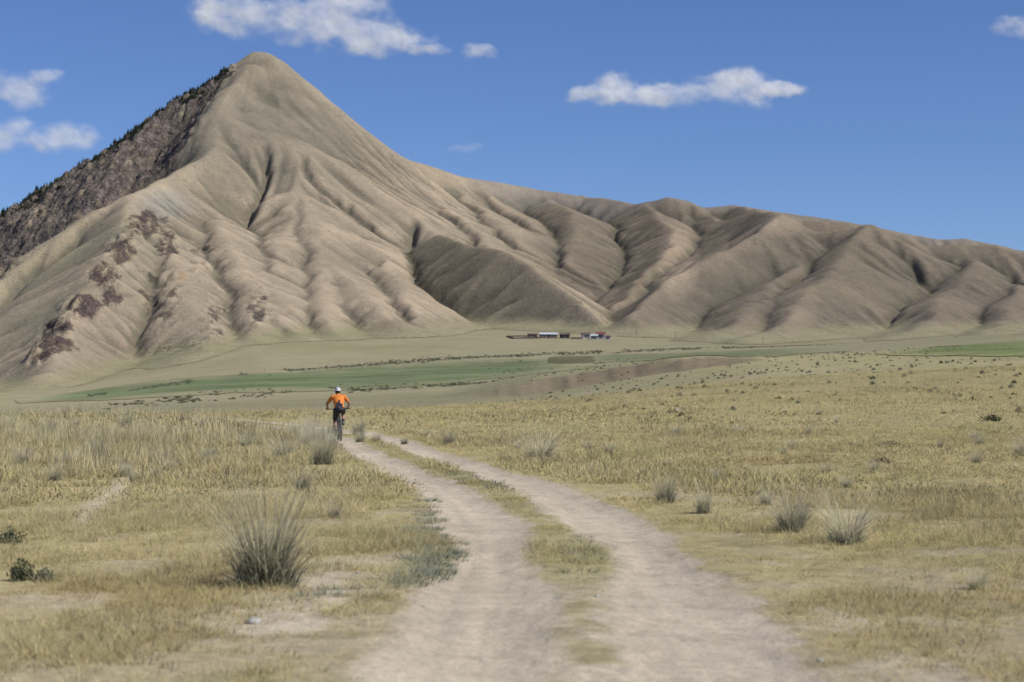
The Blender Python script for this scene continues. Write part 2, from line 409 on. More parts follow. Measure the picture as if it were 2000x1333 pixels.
def field(X,Y,ridges,WN=None,kk=(4.0,8.0),wa=1.0):
    w,wb,w2=WN if WN is not None else warpn(X,Y)
    H=np.full(X.shape,-60.); ID=np.zeros(X.shape,np.int32)
    Xw=X+(w*7+w2*1.8)*wa; Yw=Y+wb*9*wa
    for P,s,r,rid in ridges:
        mg=(P[:,2].max()+20)/(s*.75)+20
        I=np.nonzero((Xw>P[:,0].min()-mg)&(Xw<P[:,0].max()+mg)&(Yw>P[:,1].min()-mg)&(Yw<P[:,1].max()+mg))[0]
        if len(I)==0: continue
        xw=Xw[I]; yw=Yw[I]; ww=w[I]
        h=np.full(len(I),-60.); s0=0
        for i in range(len(P)-1):
            ax,ay,az=P[i]; bx,by,bz=P[i+1]; dx=bx-ax; dy=by-ay; L=math.hypot(dx,dy)
            t=np.clip(((xw-ax)*dx+(yw-ay)*dy)/(L*L),0,1)
            ex=xw-ax-t*dx; ey=yw-ay-t*dy
            d=np.hypot(ex,ey)
            base=az+t*(bz-az)-s*(np.sqrt(d*d+r*r)-r)*.8
            J=np.nonzero(base>-12)[0]
            if len(J)==0: s0+=L; continue
            t=t[J];d=d[J];sd=((ex[J]*dy-ey[J]*dx)>0)*41.3
            n=tab1((s0+t*L)/17.+sd+rid*7.7+ww[J]*.7)
            hh=az+t*(bz-az)-s*(np.sqrt(d*d+r*r)-r)*(1+.08*n*sstep(0,40,d))
            h[J]=np.maximum(h[J],hh); s0+=L
        Hi=H[I]
        ID[I]=np.where(h>Hi,rid,ID[I])
        k=kk[0]+(kk[1]-kk[0])*sstep(110,220,Hi)
        H[I]=smax(Hi,h,k)
    return H,ID
def pdist(X,Y,P):
    D=np.full(X.shape,1e9); SG=np.zeros(X.shape)
    for i in range(len(P)-1):
        ax,ay,_=P[i]; bx,by,_=P[i+1]; dx=bx-ax; dy=by-ay; L=math.hypot(dx,dy)
        t=np.clip(((X-ax)*dx+(Y-ay)*dy)/(L*L),0,1); ex=X-ax-t*dx; ey=Y-ay-t*dy; d=np.hypot(ex,ey)
        c=(ex*dy-ey*dx)>0
        SG=np.where(d<D,c,SG); D=np.minimum(D,d)
    return D,SG
CRX=[-400,0,150,215,280,335,395,425,455,505]; CRY=[760,545,447,412,380,345,287,217,160,90]
def blobf(px,py,cx,cy,rx,ry): return np.clip(1.2-((px-cx)/rx)**2-((py-cy)/ry)**2,0,1)
KB=7.0
GX0,GY0,GD,GNX,GNY=-710.,560.,2.5,569,680
def blur2(a,n,st):
    for _ in range(n): a=(a+np.roll(a,st,0)+np.roll(a,-st,0)+np.roll(a,st,1)+np.roll(a,-st,1))/5
    return a
def build_terrain():
    xs=GX0+GD*np.arange(GNX); ys=GY0+GD*np.arange(GNY); XX,YY=np.meshgrid(xs,ys); X=XX.ravel(); Y=YY.ravel()
    g=gz(X,Y); WN=warpn(X,Y)
    hs=[field(X,Y,G_M,WN),field(X,Y,G_S,WN,(1.5,1.5),.35),field(X,Y,G_H,WN,(2.5,4.))]
    hm,idm=hs[0]
    CR=np.concatenate([G_M[2][0],G_M[3][0][1:]])
    wx,wy=X+WN[0]*7,Y+WN[1]*9
    D,SG=pdist(wx,wy,CR); D1,_=pdist(wx,wy,G_M[1][0])
    side=SG>.5
    carve=np.where(side,18*np.exp(-((D-44)/22)**2)*sstep(0,25,D)*sstep(15,65,D1),0)
    hm=hm-carve
    rk=np.where(side,sstep(0,30,D+8*WN[2]),0.)
    px=1000+F*X/Y; py=755-F*(hm-CH)/Y
    rock=rk*.64*(1-.95*sstep(.1,.9,blobf(px,py,505,95,62,55)))*sstep(478,445,px)
    out=np.zeros(len(X))
    for b in ((285,435,46,42),(325,470,30,36),(240,485,40,40),(205,530,42,34),(220,575,28,26),(160,595,52,30),(110,630,40,26),(115,665,56,26),(75,690,32,22)): out=np.maximum(out,blobf(px,py,*b)*.58)
    bl=out.copy()
    for b in ((365,690,90,44),(505,590,32,60),(420,620,36,60),(310,570,60,80),(390,500,30,50)): bl=np.maximum(bl,blobf(px,py,*b)*.34)
    rock=np.maximum(rock,bl*sstep(0,6,hm-g)); red=out
    allh=[hm,hs[1][0],hs[2][0]]
    which=np.argmax(np.stack(allh),0)
    idt=np.where(which==0,idm,np.where(which==1,hs[1][1],hs[2][1]))
    hh=smax(allh[0],allh[2],4.)
    # soften the broad relief between the main crests; fluvial creases are cut afterwards
    w=np.where(np.isin(np.where(allh[0]>allh[2],idm,hs[2][1]),(0,1,2,3,4,30,35,36,45,46)),0.,.55).reshape(GNY,GNX)
    cd=np.full(X.shape,1e9)
    for P,rid in [(r_[0],r_[3]) for r_ in G_M+G_H if r_[3] in (0,1,2,3,30,35,36)]:
        dd_,_=pdist(wx,wy,P); cd=np.minimum(cd,dd_)
    w=blur2(w,6,3)*sstep(6,40,cd).reshape(GNY,GNX)
    H2=hh.reshape(GNY,GNX); w=w*((hh-g)>6).reshape(GNY,GNX)
    w=blur2(w,4,2)
    Hb=blur2(H2,8,4)
    hh=(H2*(1-w)+Hb*w).ravel()
    h=smax(hh,allh[1],.8)
    h=h+fbm(X/34,Y/34,70,4)*1.1+fbm(X/8,Y/8,72,3)*.50
    h0=h.copy()
    mt=(h>g+.8)&(Y<2150); m2=mt.reshape(GNY,GNX); m2[:2]=False;m2[-2:]=False;m2[:,:2]=False;m2[:,-2:]=False; mt=m2.ravel()
    h=np.where(mt,h,np.maximum(np.minimum(h,g+.8),g)); 
    nx=GNX; offs=[-1,1,-nx,nx,-nx-1,-nx+1,nx-1,nx+1]; dist=np.array([1,1,1,1,1.4142,1.4142,1.4142,1.4142])*GD
    mi=np.nonzero(mt)[0]
    base=np.zeros(len(h),bool)
    for o in offs: base[mi+o]=True
    base&=~mt; bi=np.nonzero(base)[0]
    cap=6e3
    kup=1-.6*sstep(140,230,h0)
    kreg=np.where(which==0,.20,np.where(which==1,.24,.24))*kup
    for it in range(4):
        fl=h.tolist(); vis=(~mt).tolist(); heap=[(fl[i],i) for i in bi.tolist()]; heapq.heapify(heap)
        pop=heapq.heappop; push=heapq.heappush
        while heap:
            e,i=pop(heap)
            for o in offs:
                j=i+o
                if not vis[j]:
                    vis[j]=True; v=fl[j]
                    if v<=e: v=e+.003; fl[j]=v
                    push(heap,(v,j))
        h=np.array(fl)
        sl=np.stack([(h[mi]-h[mi+o])/d for o,d in zip(offs,dist)]); am=sl.argmax(0)
        rec=mi+np.array(offs)[am]; dd=dist[am]
        od=np.argsort(h[mi]); cells=mi[od]; recs=rec[od]
        A=np.full(len(h),GD*GD).tolist(); cl=cells.tolist(); rl=recs.tolist()
        for k in range(len(cl)-1,-1,-1): A[rl[k]]+=A[cl[k]]
        An=np.array(A)
        f=(kreg[cells]*np.minimum(An[cells],cap)**.45/dd[od])*(1+.7*fbm(X[cells]/60,Y[cells]/60,140,2))
        f=np.clip(f,0,None)*(1-.5*rock[cells]); flist=f.tolist(); hl=h.tolist()
        for k in range(len(cl)):
            hr=hl[rl[k]]; c=cl[k]; hc=hl[c]
            if hr<hc: hl[c]=(hc+flist[k]*hr)/(1+flist[k])
        h=np.array(hl)
        H2=h.reshape(GNY,GNX)
        for _ in range(2 if it<1 else 1):
            lap=np.zeros_like(H2); lap[1:-1,1:-1]=H2[:-2,1:-1]+H2[2:,1:-1]+H2[1:-1,:-2]+H2[1:-1,2:]-4*H2[1:-1,1:-1]
            H2=H2+.10*lap*m2
        h=H2.ravel()
    top=np.where(mt,h,np.minimum(h0,g-1e-3))
    top=np.where(mt|(h0>g),np.where(mt,h,h0),top)
    return dict(top=top,w0=(which==0)*1.,w1=(which==1)*1.,w2=(which==2)*1.,rock=rock,red=red,idt=idt.astype(float),acc=np.log10(np.maximum(An,6)))
TG=build_terrain()
print('erosion',time.time()-T0)
def bs_w(f): return [(1-f)**3/6,(3*f**3-6*f*f+4)/6,(-3*f**3+3*f*f+3*f+1)/6,f**3/6]
def tsamp(X,Y,keys):
    u=np.clip((X-GX0)/GD,1,GNX-3.001); v=np.clip((Y-GY0)/GD,1,GNY-3.001)
    i=u.astype(int); j=v.astype(int); wx=bs_w(u-i); wy=bs_w(v-j)
    out=[]
    for k in keys:
        A=TG[k]; s=0
        for b_ in range(4):
            for a_ in range(4): s=s+A[(j+b_-1)*GNX+i+a_-1]*wx[a_]*wy[b_]
        out.append(s)
    return out
def rdisp(X,Y,rock): return rock*(np.abs(fbm(X/9,Y/16,80,4))*8-2.5)
def total(X,Y):
    X=np.asarray(X,float);Y=np.asarray(Y,float)
    top,rock=tsamp(X,Y,('top','rock')); top=top+rdisp(X,Y,rock)+fbm(X/6,Y/6,150,2)*.16
    return smax(top,gz(X,Y),KB)
def ground_far(X,Y):
    n=fbm(X/120,Y/120,40,4); n2=fbm(X/25,Y/45,41,3)
    c=np.ones((len(X),3))*np.array([.345,.305,.185])
    m=sstep(-.1,.7,n)[:,None]*.5; c=c*(1-m)+np.array([.27,.265,.14])*m
    m=sstep(.0,.8,n2)[:,None]*.35; c=c*(1-m)+np.array([.39,.34,.22])*m
    return c
def mountains():
    az=np.linspace(math.radians(-17.6),math.radians(17.6),860)
    yy=np.exp(np.linspace(math.log(575),math.log(2200),760))
    A,YY=np.meshgrid(az,yy); Xg=YY*np.tan(A)
    X=Xg.ravel(); Y=YY.ravel()
    g=gz(X,Y); px=1000+F*X/Y
    top,w0,w1,w2,rock,red,idt,acc=tsamp(X,Y,('top','w0','w1','w2','rock','red','idt','acc'))
    idt=np.round(idt)
    top=top+rdisp(X,Y,rock)+fbm(X/6,Y/6,150,2)*.16
    which=np.argmax(np.stack([w0,w1,w2]),0)
    H=smax(top,g,KB)
    Q=quads(*Xg.shape)
    hg=H.reshape(Xg.shape)
    bl=blur2
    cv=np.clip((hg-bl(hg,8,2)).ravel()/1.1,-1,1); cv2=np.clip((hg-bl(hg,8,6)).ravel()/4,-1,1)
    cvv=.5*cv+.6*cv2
    py=755-F*(H-CH)/Y
    n1=fbm(X/60,Y/60,100,4); n2=fbm(X/200,Y/200,101,3); n3=fbm(X/25,Y/25,102,3)
    one=np.ones((len(X),1))
    def mix(c,m,t): m=np.clip(m,0,1)[:,None]; return c*(1-m)+np.array(t)*m
    c=one*np.array([.365,.30,.21])
    c=mix(c,sstep(420,230,py)*.75+sstep(.0,.8,n2)*.25,[.265,.23,.168])
    st=fbm((px-505)/np.maximum(py-60,30)*9,py/160,120,3); c=mix(c,sstep(.1,.8,st)*sstep(420,260,py)*sstep(95,150,py)*.45,[.20,.178,.125])
    c=mix(c,(which==0)*np.isin(idt,(3,4))*.5*(.6+n1),[.25,.225,.15])
    c=mix(c,blobf(px,py,200,640,80,80)*.3,[.38,.28,.215])
    c=mix(c,blobf(px,py,355,540,10,14)*.4,[.42,.26,.13])
    c=mix(c,blobf(px,py,320,400,60,35)*.5,[.31,.305,.265])
    c=mix(c,sstep(350,650,px)*sstep(330,430,py)*(which==0)*(1-sstep(850,960,px))*sstep(-.3,.5,n1+.2)*.6,[.45,.36,.25])
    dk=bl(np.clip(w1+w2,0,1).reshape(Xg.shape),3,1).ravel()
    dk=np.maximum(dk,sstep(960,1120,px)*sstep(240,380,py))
    lt=np.clip(blobf(px,py,1325,505,42,85)*.95+blobf(px,py,1525,440,45,25)*.6+blobf(px,py,1190,600,60,40)*.4+blobf(px,py,1560,590,40,70)*.35+sstep(.3,1.1,n2)*.2,0,1)  # paler patches, partly sunlit spur faces painted into the hill colour
    dkc=mix(one*np.array([.222,.185,.135]),sstep(.1,.8,n1)*.5,[.188,.17,.11])  # right hills' darker tone: vegetation, with cloud shade painted into the colour
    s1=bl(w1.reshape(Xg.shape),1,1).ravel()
    dkc=dkc*(1-s1[:,None])+s1[:,None]*mix(one*np.array([.255,.215,.15]),sstep(1000,870,px)*.8+sstep(.2,.8,n3)*.2,[.178,.155,.108])  # front hill's left end: grey-green cover plus its shaded side painted in
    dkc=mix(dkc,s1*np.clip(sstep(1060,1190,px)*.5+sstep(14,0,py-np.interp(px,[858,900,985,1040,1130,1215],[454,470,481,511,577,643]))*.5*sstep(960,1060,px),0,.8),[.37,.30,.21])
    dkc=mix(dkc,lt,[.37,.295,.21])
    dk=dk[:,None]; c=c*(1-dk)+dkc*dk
    c=np.where((Y>1900)[:,None],c*.6+np.array([.27,.245,.22])*.4,c)  # farthest ridges greyed: distance haze mixed into the colour
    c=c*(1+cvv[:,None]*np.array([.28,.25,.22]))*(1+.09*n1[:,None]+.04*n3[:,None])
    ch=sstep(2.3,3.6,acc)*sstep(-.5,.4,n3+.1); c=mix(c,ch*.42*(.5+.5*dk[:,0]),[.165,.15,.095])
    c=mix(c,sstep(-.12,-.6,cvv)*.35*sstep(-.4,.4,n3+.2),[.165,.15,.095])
    fb=sstep(10,.5,top-g)[:,None]; c=c*(1-fb)+ground_far(X,Y)*fb
    keep=(H-g>.10)[Q].all(1); wq=which[Q].max(1)
    V=np.stack([X,Y,H],1)
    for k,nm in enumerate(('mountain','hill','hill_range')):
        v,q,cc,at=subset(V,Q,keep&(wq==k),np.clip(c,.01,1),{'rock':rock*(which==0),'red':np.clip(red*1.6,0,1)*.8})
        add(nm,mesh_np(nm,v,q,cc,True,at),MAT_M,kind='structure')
mountains()
print('mountain',time.time()-T0)

# ---------------------------------------------------------------- ground mesh
az=np.concatenate([np.linspace(-180,-30,30)[:-1],np.linspace(-30,-16,30)[:-1],np.linspace(-16,16,640),np.linspace(16,30,30)[1:],np.linspace(30,180,30)[1:]])
az=np.radians(az)
rr=np.concatenate([np.geomspace(.2,8,40)[:-1],np.geomspace(8,110,560)[:-1],np.geomspace(110,1500,300)[:-1],np.geomspace(1500,9000,20)])
A,RR=np.meshgrid(az,rr); X=(RR*np.sin(A)).ravel(); Y=(RR*np.cos(A)).ravel()
Z=gzn(X,Y)
rd=rutd(X,Y); lat=lateral(X,Y)
def vergebare(X,Y,l):
    a=sstep(.0,.5,fbm(X/.9,Y/1.6,58,3)+.25)*(1-sstep(17,24,Y))*np.exp(-((l+1.85)/.9)**2)
    b=sstep(.1,.5,fbm(X/.8,Y/1.3,61,3)+.1)*(1-sstep(15,24,Y))*np.exp(-((l-2.1)/.8)**2)*.8
    return np.maximum(a,b)
c=ground_far(X,Y)
near=(1-sstep(120,260,Y))[:,None]
n1=fbm(X/6,Y/9,50,4); n2=fbm(X/1.2,Y/1.2,51,3)
cn=np.ones((len(X),3))*np.array([.43,.36,.185])
m=sstep(-.1,.6,n1)[:,None]*.5; cn=cn*(1-m)+np.array([.32,.295,.13])*m
m=(sstep(.15,.7,n2)*(1-sstep(24,50,Y)))[:,None]*.7; cn=cn*(1-m)+np.array([.46,.385,.265])*m
m=((1-sstep(13,20,Y))*.5)[:,None]; cn=cn*(1-m)+np.array([.43,.36,.245])*m
c=c*(1-near)+cn*near
pl=(sstep(0,60,X)*sstep(120,200,Y)*(1-sstep(420,560,Y)))[:,None]*.75
c=c*(1-pl)+np.array([.45,.395,.20])*pl
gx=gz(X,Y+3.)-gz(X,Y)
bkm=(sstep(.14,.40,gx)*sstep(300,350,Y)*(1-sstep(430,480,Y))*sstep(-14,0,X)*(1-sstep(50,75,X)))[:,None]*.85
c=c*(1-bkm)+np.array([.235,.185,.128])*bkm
vs=(sstep(140,200,Y)*(1-sstep(380,460,Y))*(1-sstep(-10,20,X)))[:,None]*.5
c=c*(1-vs)+np.array([.25,.22,.14])*vs
dm=(1-sstep(-.10,.16,rd)); dm=np.maximum(dm,vergebare(X,Y,lat)*.9)[:,None]
dirt=np.array([.56,.475,.355])*(1+.10*fbm(X/1.2,Y/3,55,3)[:,None])
dirt=dirt*(1+.07*np.exp(-((np.abs(lat)-.72)/.14)**2)*(Y<110))[:,None]
sp=(sstep(.20,.8,fbm(X/.20,Y/.26,57,3))*(Y<60)*.32)[:,None]; dirt=dirt*(1-sp)+np.array([.38,.31,.22])*sp
ctr=((np.abs(lat)<.42)&(Y<110)&(Y>1)); c[ctr]=c[ctr]*.5+np.array([.33,.30,.155])*.5
cb=((1-sstep(13,19,Y))*(np.abs(lat)<.7)*sstep(-.5,.2,fbm(X/.5,Y/.9,59,3)))[:,None]*.9; c=c*(1-cb)+dirt*cb
c=c*(1-dm)+dirt*dm
fpx=-.202*Y+.35*np.sin(Y*.2); fp=(np.exp(-((X-fpx)/.2)**2)*sstep(22,26,Y)*(1-sstep(46,58,Y)))[:,None]*.8
c=c*(1-fp)+dirt*fp
V=np.stack([X,Y,Z],1); Q=quads(len(rr),len(az))
add('ground',mesh_np('ground',V,Q,c),MAT_G,kind='structure')
fm=(rd[Q]<.06).all(1)&(Y[Q].max(1)<110)&(Y[Q].min(1)>1)
V2=V.copy(); V2[:,2]+=.0006+.0034*sstep(.05,-.06,rd)
v,q,cc,_=subset(V2,Q,fm,c)
add('dirt_road',mesh_np('dirt_road',v,q,cc),MAT_D,kind='structure')
PX=1000+F*X/np.maximum(Y,1); PY=755-F*(Z-CH)/np.maximum(Y,1)
cols_y=lambda a,b:np.interp(PX,a,b)
def field_obj(xa,top,bot,color,Y0,Y1,seed,nm='field'):
    e=fbm(X/30,Y/50,seed,3)*4
    mk=(PX>xa[0])&(PX<xa[-1])&(PY+e*.6>cols_y(xa,top))&(PY+e*.6<cols_y(xa,bot))&(Y>Y0)&(Y<Y1)
    fm=mk[Q].all(1)
    mid=(cols_y(xa,top)+cols_y(xa,bot))/2; half=np.maximum((cols_y(xa,bot)-cols_y(xa,top))/2,1)
    ed=np.clip(1.1-np.abs((PY-mid)/half)**2.5+.5*fbm(X/20,Y/30,seed+4,3),0,1)
    ed=(ed*sstep(xa[0],xa[0]+150,PX)*sstep(xa[-1]-5,xa[-1]-190,PX))[:,None]
    cc=np.ones((len(X),3))*np.array(color)*(1+.18*fbm(X/40,Y/90,seed+1,4)[:,None])
    st=fbm(X/50,Y/14,seed+2,3)[:,None]; cc=cc*(1-.5*sstep(-.1,.5,st))+np.array([.26,.25,.14])*.5*sstep(-.1,.5,st)
    cc=cc*ed+c*(1-ed)
    if fm.sum()<10: return
    v,q,c2,_=subset(V+np.array([0,0,.12]),Q,fm&(ed[:,0][Q]>.02).any(1),cc)
    add(nm,mesh_np(nm,v,q,c2),MAT_F,kind='structure')
field_obj([20,250,450,700,900,1180],[782,752,730,714,703,694],[790,780,770,762,748,716],(.16,.20,.10),300,1000,300)
field_obj([1060,1300,1500,1680],[697,689,683,678],[712,706,698,686],(.18,.205,.108),400,1100,310)
field_obj([1700,1880,2000,2150],[688,674,664,660],[694,697,700,702],(.20,.26,.095),200,1000,320)
print('ground',time.time()-T0)

# ---------------------------------------------------------------- plants: mesh makers
class Acc:
    def __init__(s): s.V=[];s.Q=[];s.C=[];s.n=0
    def put(s,v,q,c):
        s.V.append(np.asarray(v,float)); s.Q.append(np.asarray(q)+s.n); s.C.append(np.asarray(c,float)); s.n+=len(v)
    def mesh(s,name,smooth=False):
        return mesh_np(name,np.concatenate(s.V),np.concatenate(s.Q),np.concatenate(s.C),smooth)
def blades(ac,n,radius,h,hvar,spread,w,cb,ct,r,k=2,droop=.15,cvar=.2,h0=0):
    for i in range(n):
        a=r.uniform(0,2*math.pi); rad=radius*math.sqrt(r.uniform())
        bx,by=rad*math.cos(a),rad*math.sin(a)
        a2=a+r.normal()*.7; ln=spread*(.25+.75*r.uniform())*(.4+.8*rad/max(radius,1e-4)); hh=h*(1-hvar*r.uniform())
        d=np.array([math.cos(a2),math.sin(a2)])
        wa=r.uniform(0,math.pi); wv=np.array([math.cos(wa),math.sin(wa),0])*w*(.7+.6*r.uniform())
        pts=[];cs=[]
        cm=1+cvar*r.normal()*.6; hs=r.normal()*.03
        for j in range(k+1):
            t=j/k
            p=np.array([bx+d[0]*ln*hh*t**1.6,by+d[1]*ln*hh*t**1.6,h0+hh*(t-droop*ln*t*t)])
            ww=wv*(1-t*.85)
            pts+= [p-ww/2,p+ww/2]
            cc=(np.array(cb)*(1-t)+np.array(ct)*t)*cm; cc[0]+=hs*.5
            cs+= [cc,cc]
        q=[[2*j,2*j+1,2*j+3,2*j+2] for j in range(k)]
        ac.put(pts,q,np.clip(cs,.01,1))
def leaves(ac,n,rad,h,leaf,c1,c2,r):
    for i in range(n):
        while True:
            p=r.uniform(-1,1,3); p[2]=abs(p[2])
            l=np.linalg.norm(p)
            if .35<l<1: break
        bump=1+.25*math.sin(3*math.atan2(p[1],p[0])+n)+.1*r.normal()
        P=p*np.array([rad*bump,rad*bump,h*(.8+.3*r.uniform())])
        u=r.normal(size=3); u[2]+=1.0; u/=np.linalg.norm(u); v=np.cross(u,r.normal(size=3)); v/=np.linalg.norm(v)
        s=leaf*(.6+.8*r.uniform())
        t=.25+.75*p[2]*r.uniform(.5,1.1)
        c=np.array(c1)*(1-t)+np.array(c2)*t
        ac.put([P-v*s*.3,P+v*s*.3,P+v*s*.2+u*s,P-v*s*.2+u*s],[[0,1,2,3]],[c*.9]*2+[c*1.15]*2)
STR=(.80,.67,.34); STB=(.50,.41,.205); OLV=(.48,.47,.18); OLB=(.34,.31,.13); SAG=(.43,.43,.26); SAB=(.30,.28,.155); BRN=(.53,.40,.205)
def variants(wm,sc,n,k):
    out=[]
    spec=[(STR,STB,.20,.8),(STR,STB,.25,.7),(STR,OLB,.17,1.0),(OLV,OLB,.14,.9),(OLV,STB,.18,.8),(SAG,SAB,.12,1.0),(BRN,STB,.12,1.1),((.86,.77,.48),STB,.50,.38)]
    for i,(ct,cb,h,sp) in enumerate(spec):
        r=np.random.default_rng(100+i); ac=Acc()
        blades(ac,n if i<7 else int(n*.7),sc,h,.7,sp,wm if i<7 else wm*.75,cb,ct,r,k)
        if i in (0,1,7): blades(ac,max(3,n//6),sc*.7,h*1.45,.3,sp*.5,wm*.7,cb,(.86,.77,.50),r,k)
        out.append(ac.mesh('grass_variant'))
    return out
def gn_scatter(name,P,rot,scl,idx,meshes,mat):
    col=bpy.data.collections.new(name+'_source')
    for i,me in enumerate(meshes):
        me.materials.clear(); me.materials.append(mat)
        o=bpy.data.objects.new('src_%02d'%i,me); col.objects.link(o)
    me=bpy.data.meshes.new(name); me.vertices.add(len(P)); me.vertices.foreach_set('co',np.asarray(P,np.float32).ravel())
    a=me.attributes.new('rot','FLOAT_VECTOR','POINT'); a.data.foreach_set('vector',np.asarray(rot,np.float32).ravel())
    a=me.attributes.new('scl','FLOAT_VECTOR','POINT'); a.data.foreach_set('vector',np.asarray(scl,np.float32).ravel())
    a=me.attributes.new('idx','INT','POINT'); a.data.foreach_set('value',np.asarray(idx,np.int32))
    me.update()
    ng=bpy.data.node_groups.new(name,'GeometryNodeTree')
    ng.interface.new_socket('Geometry',in_out='INPUT',socket_type='NodeSocketGeometry')
    ng.interface.new_socket('Geometry',in_out='OUTPUT',socket_type='NodeSocketGeometry')
    gi=ng.nodes.new('NodeGroupInput'); go=ng.nodes.new('NodeGroupOutput')
    ci=ng.nodes.new('GeometryNodeCollectionInfo'); ci.inputs['Collection'].default_value=col
    ci.inputs['Separate Children'].default_value=True; ci.inputs['Reset Children'].default_value=True
    ip=ng.nodes.new('GeometryNodeInstanceOnPoints'); ip.inputs['Pick Instance'].default_value=True
    def na(n,t):
        q=ng.nodes.new('GeometryNodeInputNamedAttribute'); q.data_type=t; q.inputs['Name'].default_value=n
        return [o for o in q.outputs if o.enabled and o.name=='Attribute'][0]
    L=ng.links
    L.new(gi.outputs[0],ip.inputs['Points']); L.new(ci.outputs[0],ip.inputs['Instance'])
    L.new(na('idx','INT'),ip.inputs['Instance Index']); L.new(na('rot','FLOAT_VECTOR'),ip.inputs['Rotation']); L.new(na('scl','FLOAT_VECTOR'),ip.inputs['Scale'])
    L.new(ip.outputs[0],go.inputs[0])
    o=bpy.data.objects.new(name,me); COL.objects.link(o); o['kind']='stuff'
    md=o.modifiers.new('scatter','NODES'); md.node_group=ng
    return o
def samp(n,r0,r1,azd=16.5):
    r=np.sqrt(rng.uniform(r0*r0,r1*r1,n)); a=np.radians(rng.uniform(-azd,azd,n))
    return r*np.sin(a),r*np.cos(a)
def grass_layer(name,n,r0,r1,meshes,hs,xs):
    X,Y=samp(n,r0,r1)
    rd=rutd(X,Y); l=lateral(X,Y)
    a=fbm(X/1.3,Y/2.2,200,3); b=fbm(X/6,Y/10,201,3)
    dens=sstep(-.06,.22,rd)
    dens=dens*np.where(np.abs(l)<.6,.06+.94*sstep(12.5,22,Y),1)
    dens=dens*(1-.9*vergebare(X,Y,l))
    bare=sstep(-.40,.25,a+.35*sstep(24,40,Y)+.6*sstep(40,70,Y))
    dens=dens*(.16+.84*bare)
    dens=dens*(1-.9*np.exp(-((X-(-.202*Y+.35*np.sin(Y*.2)))/.26)**2)*sstep(22,26,Y)*(1-sstep(46,58,Y)))
    keep=rng.uniform(0,1,n)<dens
    X=X[keep];Y=Y[keep];rd=rd[keep];l=l[keep];a=a[keep];b=b[keep]; m=len(X)
    Zz=gzn(X,Y)-.01
    hh=.35+.5*sstep(.0,1.0,rd)
    hh=hh*(.50+.75*sstep(-.5,.8,b)+.35*a)
    left=(l<-1.2)
    hh=hh*np.where(left,1+.75*sstep(24,42,Y),1+.1*sstep(25,45,Y))
    hh=hh*np.where(l>1,.76,1)
    hh=hh*(.62+.38*sstep(13,24,Y))
    hh=np.clip(hh*rng.uniform(.5,1.45,m),.15,3)*hs
    u=rng.uniform(0,1,m); idx=np.zeros(m,int)
    g=sstep(-.3,.5,fbm(X/4,Y/6,202,3))
    idx=np.where(u<.36,0,np.where(u<.62,1,2))
    idx=np.where((u>.88-.34*g-.08*(l>1)),np.where(rng.uniform(0,1,m)<.5,3,4),idx)
    ct=(np.abs(l)<.5)&(Y<60); idx=np.where(ct&(u>.35),np.where(u>.7,3,5),idx)
    sg=(rng.uniform(0,1,m)<.05+.40*sstep(.5,.1,rd)*(1-sstep(20,45,Y))*sstep(-.2,.4,b)); idx=np.where(sg,5,idx)
    br=(rng.uniform(0,1,m)<.06+.26*sstep(0,3,X)*(1-sstep(18,35,Y))); idx=np.where(br,6,idx)
    tl=(rng.uniform(0,1,m)<.02+.20*sstep(-1,-3,l)*sstep(20,36,Y)*sstep(-.2,.4,b)); idx=np.where(tl,7,idx)
    rot=np.stack([rng.normal(0,.22,m),rng.normal(0,.22,m),rng.uniform(0,6.28,m)],1)
    s=xs*rng.uniform(.8,1.3,m)
    gn_scatter(name,np.stack([X,Y,Zz],1),rot,np.stack([s,s,hh],1),idx,meshes,MAT_GR)
    return m
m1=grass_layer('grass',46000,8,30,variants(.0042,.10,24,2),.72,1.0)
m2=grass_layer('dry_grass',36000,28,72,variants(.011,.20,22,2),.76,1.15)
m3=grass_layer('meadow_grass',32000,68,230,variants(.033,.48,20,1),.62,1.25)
print('grass',m1,m2,m3,time.time()-T0)

# ---- large bunch grass individuals
def tuft_mesh(seed):
    r=np.random.default_rng(seed); ac=Acc()
    blades(ac,330,.20,.95,.65,.95,.008,(.42,.40,.27),(.82,.75,.52),r,4,.45)
    blades(ac,210,.24,.42,.6,1.6,.011,(.27,.275,.19),(.50,.505,.37),r,3,.4)
    blades(ac,220,.17,1.2,.5,.75,.0055,(.52,.47,.31),(.97,.90,.66),r,4,.4)
    return ac.mesh('grass_tuft')
TM=[tuft_mesh(s) for s in (1,2,3,4)]
def shrub_mesh(seed,c1,c2,name='shrub'):
    r=np.random.default_rng(seed); ac=Acc()
    leaves(ac,420,.5,.55,.085,c1,c2,r)
    blades(ac,40,.10,.55,.5,1.1,.02,(.10,.08,.06),(.16,.14,.10),r,2)
    return ac.mesh(name)
SM=[shrub_mesh(s,(.14,.135,.09),(.33,.32,.21)) for s in (11,12,13)]
SD=[shrub_mesh(s,(.06,.065,.037),(.17,.185,.10)) for s in (14,15)]
for m in TM: m.materials.append(MAT_TF)
for m in SM+SD: m.materials.append(MAT_LF)
def gpos(x,y):
    Yd=6611/(y-755)
    for _ in range(12):
        Xd=(x-1000)*Yd/F; z=float(gzn(np.array([Xd]),np.array([Yd]))[0]); yp=755+F*(CH-z)/Yd
        Yd*=1+np.clip((yp-y)/(max(y-720,30)),-.2,.2)*.8
    Xd=(x-1000)*Yd/F
    return Xd,Yd,float(gzn(np.array([Xd]),np.array([Yd]))[0])
